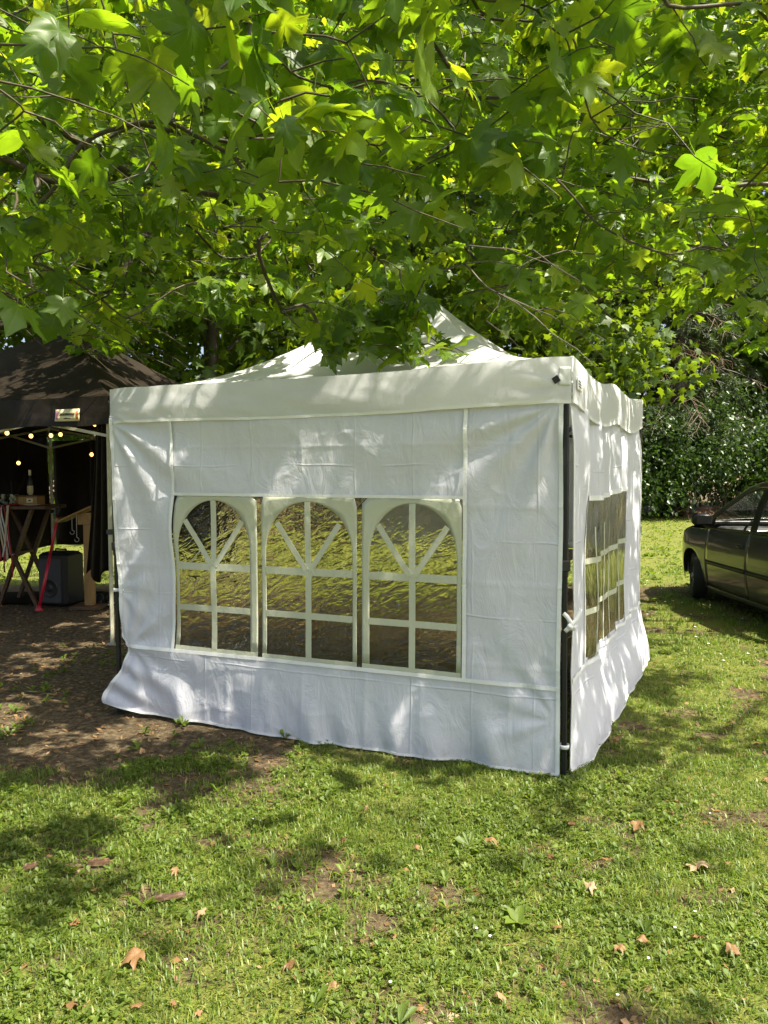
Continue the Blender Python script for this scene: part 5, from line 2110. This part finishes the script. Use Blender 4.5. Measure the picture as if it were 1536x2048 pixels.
limbsA = [[ROOT_A, ROOT_A + [.05, .02, 1.3], fork, at(-120, 90, 5.0), at(0, 195, 5.3), at(120, 285, 5.6), at(235, 362, 6.0), at(440, 385, 6.6), at(640, 360, 7.2), at(840, 330, 7.6)],
          [fork, (-3.2, 5.4, 4.4), (-1.2, 4.6, 5.2), (1.0, 3.8, 5.6), (3.0, 3.0, 6.0)],
          [fork, (-3.8, 4.0, 4.2), (-2.2, 3.0, 4.4), (-.4, 2.7, 4.1), (1.2, 2.9, 3.7)],
          [fork, (-4.5, 3.5, 4.5), (-3.5, 1.0, 5.6), (-1.5, -1.0, 6.4), (1.0, -1.8, 6.8)],
          [fork, (-5.0, 5.6, 5.0), (-3.5, 6.5, 6.8), (-1.0, 6.8, 7.6), (2.0, 6.6, 7.8)],
          [fork, at(100, 640, 6.6), at(260, 600, 6.9), at(330, 420, 7.0)]]
treeA, nA = make_plane_tree('plane_tree', 'plane tree whose big lobed leaves overhang the white tent', ROOT_A, limbsA, TW, TD, TL, NL, .132, 303, 220, .24, lower_edge)

# ---- second plane tree, right of frame, over the car
ROOT_B = np.array([7.4, 6.6, 0.0])


def acc_b(P):
    px, py, f = project(P)
    ok = (px > 1080) & (px < 1750) & (f > 3.4)
    ok &= py < np.interp(px, [1080, 1250, 1330, 1420, 1536, 1800], [640, 600, 520, 560, 700, 760]) - 20
    cl = fbm(P[:, 0] * .9 + P[:, 2] * .6, P[:, 1] * .9 + P[:, 2] * .5, 67, 2)
    return ok & (cl > .42)


def acc_bu(P):
    cl = fbm(P[:, 0] * .5 + 9, P[:, 1] * .5 + P[:, 2] * .2, 68, 2)
    px, py, f = project(P)
    return (cl > .42) & ~((f > .3) & (py > 150) & (px > 900) & (px < 1600))


B1 = sample_twigs(330, ((1.2, 4.2, 2.6), (5.6, 9.5, 6.5)), acc_b, r)
B2 = sample_twigs(330, ((2.8, -1.0, 4.0), (10.0, 8.0, 8.5)), acc_bu, r)
TW = np.concatenate([B1, B2])
TD = nrm((TW - (ROOT_B + [0, 0, 3.0])) * [1, 1, .35]) + r.normal(0, .5, TW.shape) * [1, 1, .6]
TL = r.uniform(.35, .75, len(TW))
NL = r.integers(6, 11, len(TW))
forkB = ROOT_B + [-.1, 0, 2.8]
limbsB = [[ROOT_B, ROOT_B + [0, .03, 1.4], forkB, (5.4, 7.0, 4.2), at(1345, 358, 7.0), at(1270, 385, 6.8), at(1200, 372, 6.6), at(1100, 330, 6.4)],
          [forkB, (6.6, 5.0, 4.8), (5.0, 3.0, 5.8), (4.4, 1.0, 6.6)],
          [forkB, (7.6, 5.0, 5.4), (8.0, 2.0, 6.8)],
          [forkB, (6.4, 7.6, 5.2), (4.6, 7.8, 6.6), (3.0, 7.0, 7.2)]]
treeB, nB = make_plane_tree('plane_tree', 'smaller-leaved plane tree branches reaching in above the car', ROOT_B, limbsB, TW, TD, TL, NL, .128, 404, 80, .22, None)
print('leaves', nA, nB)



# ------------------------------------------------------------------ woodland behind
def wood_tree(name, label, root, h, crown_r, crown_lo, n, size, seed, mat, trunk_r=.2, protos=None, lean=(0, 0), flat=.6, nclump=90, group='trees behind the tents'):
    protos = protos or STAR
    r = np.random.default_rng(seed)
    root = np.asarray(root, float)
    tree = thing(name, root, label, 'tree' if 'shrub' not in name else 'shrub', group)
    top = root + np.array([lean[0], lean[1], h * .86])
    mb = MB()
    tt = np.linspace(0, 1, 9)
    ptsT = root[None] + (top - root)[None] * tt[:, None] + np.stack([.15 * np.sin(tt * 5 + seed), .15 * np.sin(tt * 4 + seed * 2), tt * 0], 1) * (tt * (1 - tt) * 3)[:, None]
    mb.tube(ptsT, trunk_r * (1 - .85 * tt), 9)
    # clumps of foliage at limb ends
    C = []
    while len(C) < nclump:
        u = r.uniform(-1, 1, 3)
        if np.linalg.norm(u) > 1 or np.linalg.norm(u) < .35:
            continue
        C.append(u)
    C = np.array(C)
    zc = (crown_lo + h) / 2
    C = C * [crown_r, crown_r, (h - crown_lo) / 2] + [root[0] + lean[0] * .6, root[1] + lean[1] * .6, zc]
    lim = MB()
    for c in C[: min(26, nclump)]:
        f = np.clip((c[2] - .6 * crown_r * .5 - root[2]) / (h * .86), .12, .95)
        a = np.array([np.interp(f, tt, ptsT[:, j]) for j in range(3)])
        mid = (a + c) / 2 + [0, 0, .12 * crown_r]
        lim.tube([a, mid, c], [trunk_r * .32 * (1 - f * .5), trunk_r * .18, .012], 5, cap=False)
    mb.build('trunk', M['dark_bark'], tree, True)
    lim.build('limbs', M['dark_bark'], tree, True)
    cr = crown_r * r.uniform(.20, .42, nclump)
    w = r.choice(nclump, n, p=cr ** 2 / (cr ** 2).sum())
    d = nrm(r.normal(0, 1, (n, 3)))
    rad = cr[w] * r.random(n) ** .45
    P = C[w] + d * rad[:, None] * [1, 1, flat]
    tip = nrm(d * .5 + r.normal(0, .6, (n, 3)) + [0, 0, -.5])
    up_ = np.array([0, 0, 1.0]) + r.normal(0, .55, (n, 3))
    nor = nrm(up_ - tip * (up_ * tip).sum(1, keepdims=True))
    S = size * r.uniform(.6, 1.3, n)
    ok = P[:, 2] > .15
    ok &= ~((P[:, 1] < 11.5) & (P[:, 2] < 3.5))
    V, F, R_, UV = leaf_mesh(P[ok], tip[ok], nor[ok], S[ok], protos, seed, rn=np.clip(r.random(ok.sum()) * .6 + .4 * (w[ok] % 7) / 7, 0, 1))
    c_ = add_mesh('crown', V, F, mat, tree, rnd=R_)
    c_['kind'] = 'stuff'
    return tree


bg = [('broadleaf tree rising directly behind the black gazebo', (-9.5, 17, 0), 14, 4.6, 1.2, 11000, .25),
      ('tall broadleaf tree behind the gap between the two tents', (-4.2, 19, 0), 16, 4.8, 1.4, 10500, .26),
      ('broadleaf tree whose crown fills the wood behind the tent peak', (0.2, 21, 0), 17, 5.0, 1.6, 10500, .27),
      ('leafy tree behind the right slope of the white roof', (4.6, 22, 0), 15, 4.2, 1.8, 9000, .25),
      ('far broadleaf tree at the back of the wood behind the white tent', (-6.5, 29, 0), 22, 7, 2, 8500, .40),
      ('far tall tree showing sky gaps above the white tent roof', (2.5, 31, 0), 23, 7, 2, 8500, .40),
      ('far tree behind the conifer trunk', (13.5, 35, 0), 23, 6.5, 2, 7500, .40),
      ('dense dark tree filling the wood between the white roof and the conifer', (8.2, 33, 0), 20, 5, .8, 8000, .36),
      ('dense dark tree rising behind the shrub at the car', (16.5, 33.5, 0), 20, 5, .8, 7000, .36),
      ('low dense tree closing the gap behind the two tents', (-9.0, 34, 0), 15, 5.5, .4, 5500, .42),
      ('far tree at the edge behind the parked car', (19.5, 32, 0), 20, 6.5, 1, 7000, .40),
      ('far broadleaf tree behind the black gazebo roof', (-15, 27, 0), 20, 6.5, 1, 6000, .40)]
for k, (lab, root, h, cr, lo, n, s) in enumerate(bg):
    wood_tree('woodland_tree', lab, root, h, cr, lo, n, s, 500 + k, M['bgleaf'], .22 + .1 * (h > 18))

sh = [('low laurel bush at the foot of the shrubs behind the car mirror', (10.2, 28.0, 0), 2.3, 1.7, 2600, .15),
      ('low laurel bush under the shrubs behind the car window', (13.8, 28.4, 0), 2.4, 1.8, 2600, .15),
      ('glossy laurel shrub filling the gap right of the white tent', (8.1, 26.6, 0), 3.9, 2.6, 8500, .14),
      ('glossy laurel shrub directly behind the car mirror', (11.9, 26.9, 0), 4.2, 2.9, 9500, .14),
      ('glossy laurel shrub behind the car roof', (15.7, 27.5, 0), 4.4, 2.8, 8000, .15),
      ('dark laurel shrub beyond the lawn behind the white tent', (4.2, 31, 0), 4.4, 2.8, 2500, .2),
      ('dark laurel shrub seen through the middle arched window', (-1.2, 31, 0), 4.6, 3.0, 2500, .2),
      ('dark laurel shrub beyond the lawn between the tents', (-6.4, 30, 0), 4.8, 3.0, 2500, .2),
      ('dark laurel shrub behind the black gazebo', (-11.6, 28, 0), 5.0, 3.2, 2500, .2),
      ('dark laurel shrub at the far end of the hedge behind the gazebo', (-17, 27, 0), 5.0, 3.2, 2000, .2)]
for k, (lab, root, h, cr, n, s) in enumerate(sh):
    wood_tree('laurel_shrub', lab, root, h, cr, .2, n, s, 600 + k, M['laurel'], .07, OVAL, flat=.8, nclump=46, group='laurel shrubs along the back of the lawn')

# ---- conifer with drooping sprays and dead twigs
CO = np.array([10.5, 28.2, 0.0])
con = thing('conifer', CO, 'tall dark conifer with bare lower twigs behind the lawn', 'tree')
tt = np.linspace(0, 1, 14)
MB().tube(np.stack([CO[0] + .2 * np.sin(tt * 3), CO[1] + 0 * tt, tt * 24], 1), (.46 * (1 - .75 * tt) + .1 * np.exp(-tt * 12)), 12).build('trunk', M['dark_bark'], con, True)
r = np.random.default_rng(77)
brm, dead = MB(), MB()
NP, ND = [], []
for k in range(165):
    z = r.uniform(3.4, 11) if k < 130 else r.uniform(11, 21)
    a = r.uniform(0, 2 * PI)
    L = r.uniform(2.0, 4.6) * (1 - z / 34)
    t_ = np.linspace(0, 1, 8)
    d = np.array([math.cos(a), math.sin(a), 0])
    P = CO[None] + np.array([0, 0, z]) + d[None] * (t_ * L)[:, None]
    P[:, 2] += .25 * L * t_ - .55 * L * t_ ** 2
    brm.tube(P, np.linspace(.05, .008, 8), 5, cap=False)
    is_dead = z < 9 and r.random() < .42
    for j in range(20):
        f = r.uniform(.2, 1)
        p = np.array([np.interp(f, t_, P[:, c]) for c in range(3)])
        sd_ = nrm(np.cross(d, [0, 0, 1])) * r.choice([-1, 1])
        q = nrm(sd_ * r.uniform(.2, 1) + d * r.uniform(.2, .8) + np.array([0, 0, -r.uniform(.1, 1.1)]))
        l2 = r.uniform(.3, .8)
        (dead if is_dead else brm).tube([p, p + q * l2 * .6 + r.normal(0, .05, 3), p + q * l2 + [0, 0, -.1]], [.012, .008, .004], 4, cap=False)
        if not is_dead:
            for g in np.linspace(.15, 1, 9):
                NP.append(p + q * l2 * g)
                ND.append(q)
brm.build('limbs', M['dark_bark'], con, True)
if dead.V:
    dead.build('dead_twigs', M['dead_twig'], con, True)
NP, ND = np.array(NP), np.array(ND)
K = 4
pos = np.repeat(NP, K, 0) + r.normal(0, .03, (len(NP) * K, 3))
dr = nrm(np.repeat(ND, K, 0) * .8 + r.normal(0, .7, (len(NP) * K, 3)))
ln = r.uniform(.12, .3, len(pos))[:, None]
sd_ = nrm(np.cross(dr, r.normal(0, 1, dr.shape)))* .018
V = np.stack([pos - sd_, pos + sd_, pos + dr * ln], 1).reshape(-1, 3)
F = np.arange(len(V)).reshape(-1, 3)
nd = add_mesh('needles', V, F, M['needle'], con, rnd=np.repeat(np.repeat(r.random(len(NP)), K), 3))
nd['kind'] = 'stuff'

# heap of reddish earth and sticks at the foot of the shrubs
hp_ = gnd(1412, 1036)
mb = MB()
mb.grid(lambda u, v: np.stack([hp_[0] + (u - .5) * 1.8, hp_[1] + (v - .5) * 1.2, .45 * np.sin(PI * u) ** 1.2 * np.sin(PI * v) * (.5 + fbm(u * 5, v * 5, 2)) - .03], 1), np.linspace(0, 1, 24), np.linspace(0, 1, 16))
M['earth'] = principled('reddish_earth', (.13, .07, .045), .95, bump=.8, bscale=8)
eh = thing('earth_heap', hp_, 'low heap of reddish earth and sticks at the foot of the shrubs', 'heap')
mb.build('soil', M['earth'], eh, True)
mb = MB()
for k in range(26):
    p = hp_ + [r.uniform(-1.2, 1.0), r.uniform(-.7, .3), r.uniform(.05, .4)]
    q = nrm(r.normal(0, 1, 3) * [1, .4, .5])
    mb.tube([p, p + q * .5, p + q * r.uniform(.7, 1.2) + r.normal(0, .08, 3)], [.025, .02, .008], 5)
stk = mb.build('sticks', M['dead_twig'], eh)
stk['kind'] = 'stuff'

# ------------------------------------------------------------------ fallen leaves and bark on the lawn
fl = [(1236, 1500, .15, 'pair of folded tan leaves lying beyond the front right tent leg', .62, .55), (1400, 1742, .14, 'flat pale tan leaf on the sunny grass at the right', .98, .12),
      (988, 1702, .10, 'curled bright orange leaf on the mid lawn', .55, .6), (1180, 1788, .09, 'greyish white dried leaf on the right foreground grass', 1.0, .4),
      (262, 1938, .12, 'large crumpled brown and tan leaf in the near left grass', .35, .55), (1463, 1458, .10, 'tan leaf on the grass farthest right', .7, .5),
      (732, 1632, .09, 'folded tan leaf just in front of the tent skirt', .72, .6), (402, 1842, .07, 'small yellow-tan leaf beside the bark strip', .85, .4),
      (664, 1984, .07, 'small orange-brown leaf nearest the bottom edge', .6, .5), (1213, 1732, .07, 'brown leaf left of the flat pale tan leaf', .4, .5),
      (1275, 1662, .10, 'broken reddish brown leaf on the sunlit bare patch', .5, .4), (1285, 1900, .08, 'brown curled leaf on the shaded right foreground', .45, .6),
      (1240, 1915, .07, 'pinkish brown leaf beside the shaded weeds', .6, .5), (1460, 1915, .09, 'dark brown leaf in the far bottom right grass', .25, .5),
      (1000, 2008, .06, 'small amber leaf in the bottom centre grass', .7, .5), (835, 1705, .06, 'small brown leaf left of the orange leaf', .4, .5)]
for k, (px, py, s, lab, tone, curl) in enumerate(fl):
    pv, pf = fine_proto(700 + k, curl=curl, wav=.14)
    pv = pv.copy()
    pv[:, 2] *= 1.0 + .5 * curl
    a = random.uniform(0, 6.28)
    tl_ = Matrix.Rotation(a, 3, 'Z') @ Matrix.Rotation(random.uniform(-.3, .3), 3, 'X')
    P = gnd(px, py)
    V = (pv - [0, .4, pv[:, 2].min()]) * s * .54 @ np.array(tl_).T
    V = V - [0, 0, V[:, 2].min() - .008] + P
    o = add_mesh('fallen_leaf', V, pf, M['dryleaf'], rnd=np.full(len(V), tone), sm=True, uv=pv[:, :2])
    tag(o, lab, 'leaf', 'dry leaves fallen on the lawn')
    o.data.transform(Matrix.Translation(Vector(-P)))
    o.location = tuple(P)
rl = random.Random(8)
cnt = 0
while cnt < 26:
    px, py = rl.uniform(0, 1536), rl.uniform(1440, 2040)
    if px < 1230 and py < 1575:
        continue
    if 200 < px < 330 and 1900 < py < 1980:
        continue
    cnt += 1
    pv, pf = leaf_proto(800 + cnt % 12, curl=.6, wav=.16)
    s = rl.uniform(.018, .042)
    tl_ = Matrix.Rotation(rl.uniform(0, 6.28), 3, 'Z') @ Matrix.Rotation(rl.uniform(-.5, .5), 3, 'X')
    V = (pv - [0, .4, 0]) * s @ np.array(tl_).T
    V = V - [0, 0, V[:, 2].min() - .008]
    o = add_mesh('fallen_leaf', V, pf, M['dryleaf'], rnd=np.full(len(V), rl.uniform(0, .75)))
    o.location = tuple(gnd(px, py))
    tag(o, 'small brown curled leaf scrap lying in the foreground lawn', 'leaf', 'small dry leaf scraps in the foreground')
for px, py, L, ro, lab in ((340, 1806, .11, .25, 'reddish strip of bark lying in the left lawn'), (198, 1736, .08, .1, 'dark reddish bark strip near the left edge of the lawn'), (60, 1745, .05, .5, 'small bark flake at the far left of the lawn')):
    P = gnd(px, py)
    mb = MB()
    mb.grid(lambda u, v: np.stack([(u - .5) * L, (v - .5) * L * .2 * (.6 + .5 * vnoise(u * 6, v * 0, 3)), .014 + .018 * np.sin(PI * v) + .006 * vnoise(u * 9, v * 5, 4)], 1), np.linspace(0, 1, 14), np.linspace(0, 1, 6))
    o = mb.build('bark_strip', M['wood'])
    solid(o, .006)
    o.location = tuple(P)
    o.rotation_euler = (0, 0, ro)
    tag(o, lab, 'bark')
dd = thing('dandelion_plant', gnd(1035, 1852), 'large flat weed with broad pale leaves in the foreground', 'plant')
pv, pf = OVAL[0]
for k in range(7):
    a = k * 2 * PI / 7 + .3
    e = .35 + .1 * (k % 3)
    dv = np.array([math.cos(a) * math.cos(e), math.sin(a) * math.cos(e), math.sin(e)])
    sv = np.array([-math.sin(a), math.cos(a), 0])
    nv = np.cross(sv, dv) * -1
    s = .07 * (.8 + .4 * ((k * 37) % 10) / 10)
    base = gnd(1035, 1852) + [0, 0, .012]
    V = base + s * (pv[:, 0:1] * sv * .9 + pv[:, 1:2] * dv + pv[:, 2:3] * nv)
    add_mesh('leaf', V, pf, M['weed'], dd, rnd=np.full(len(V), .6 + .05 * k))
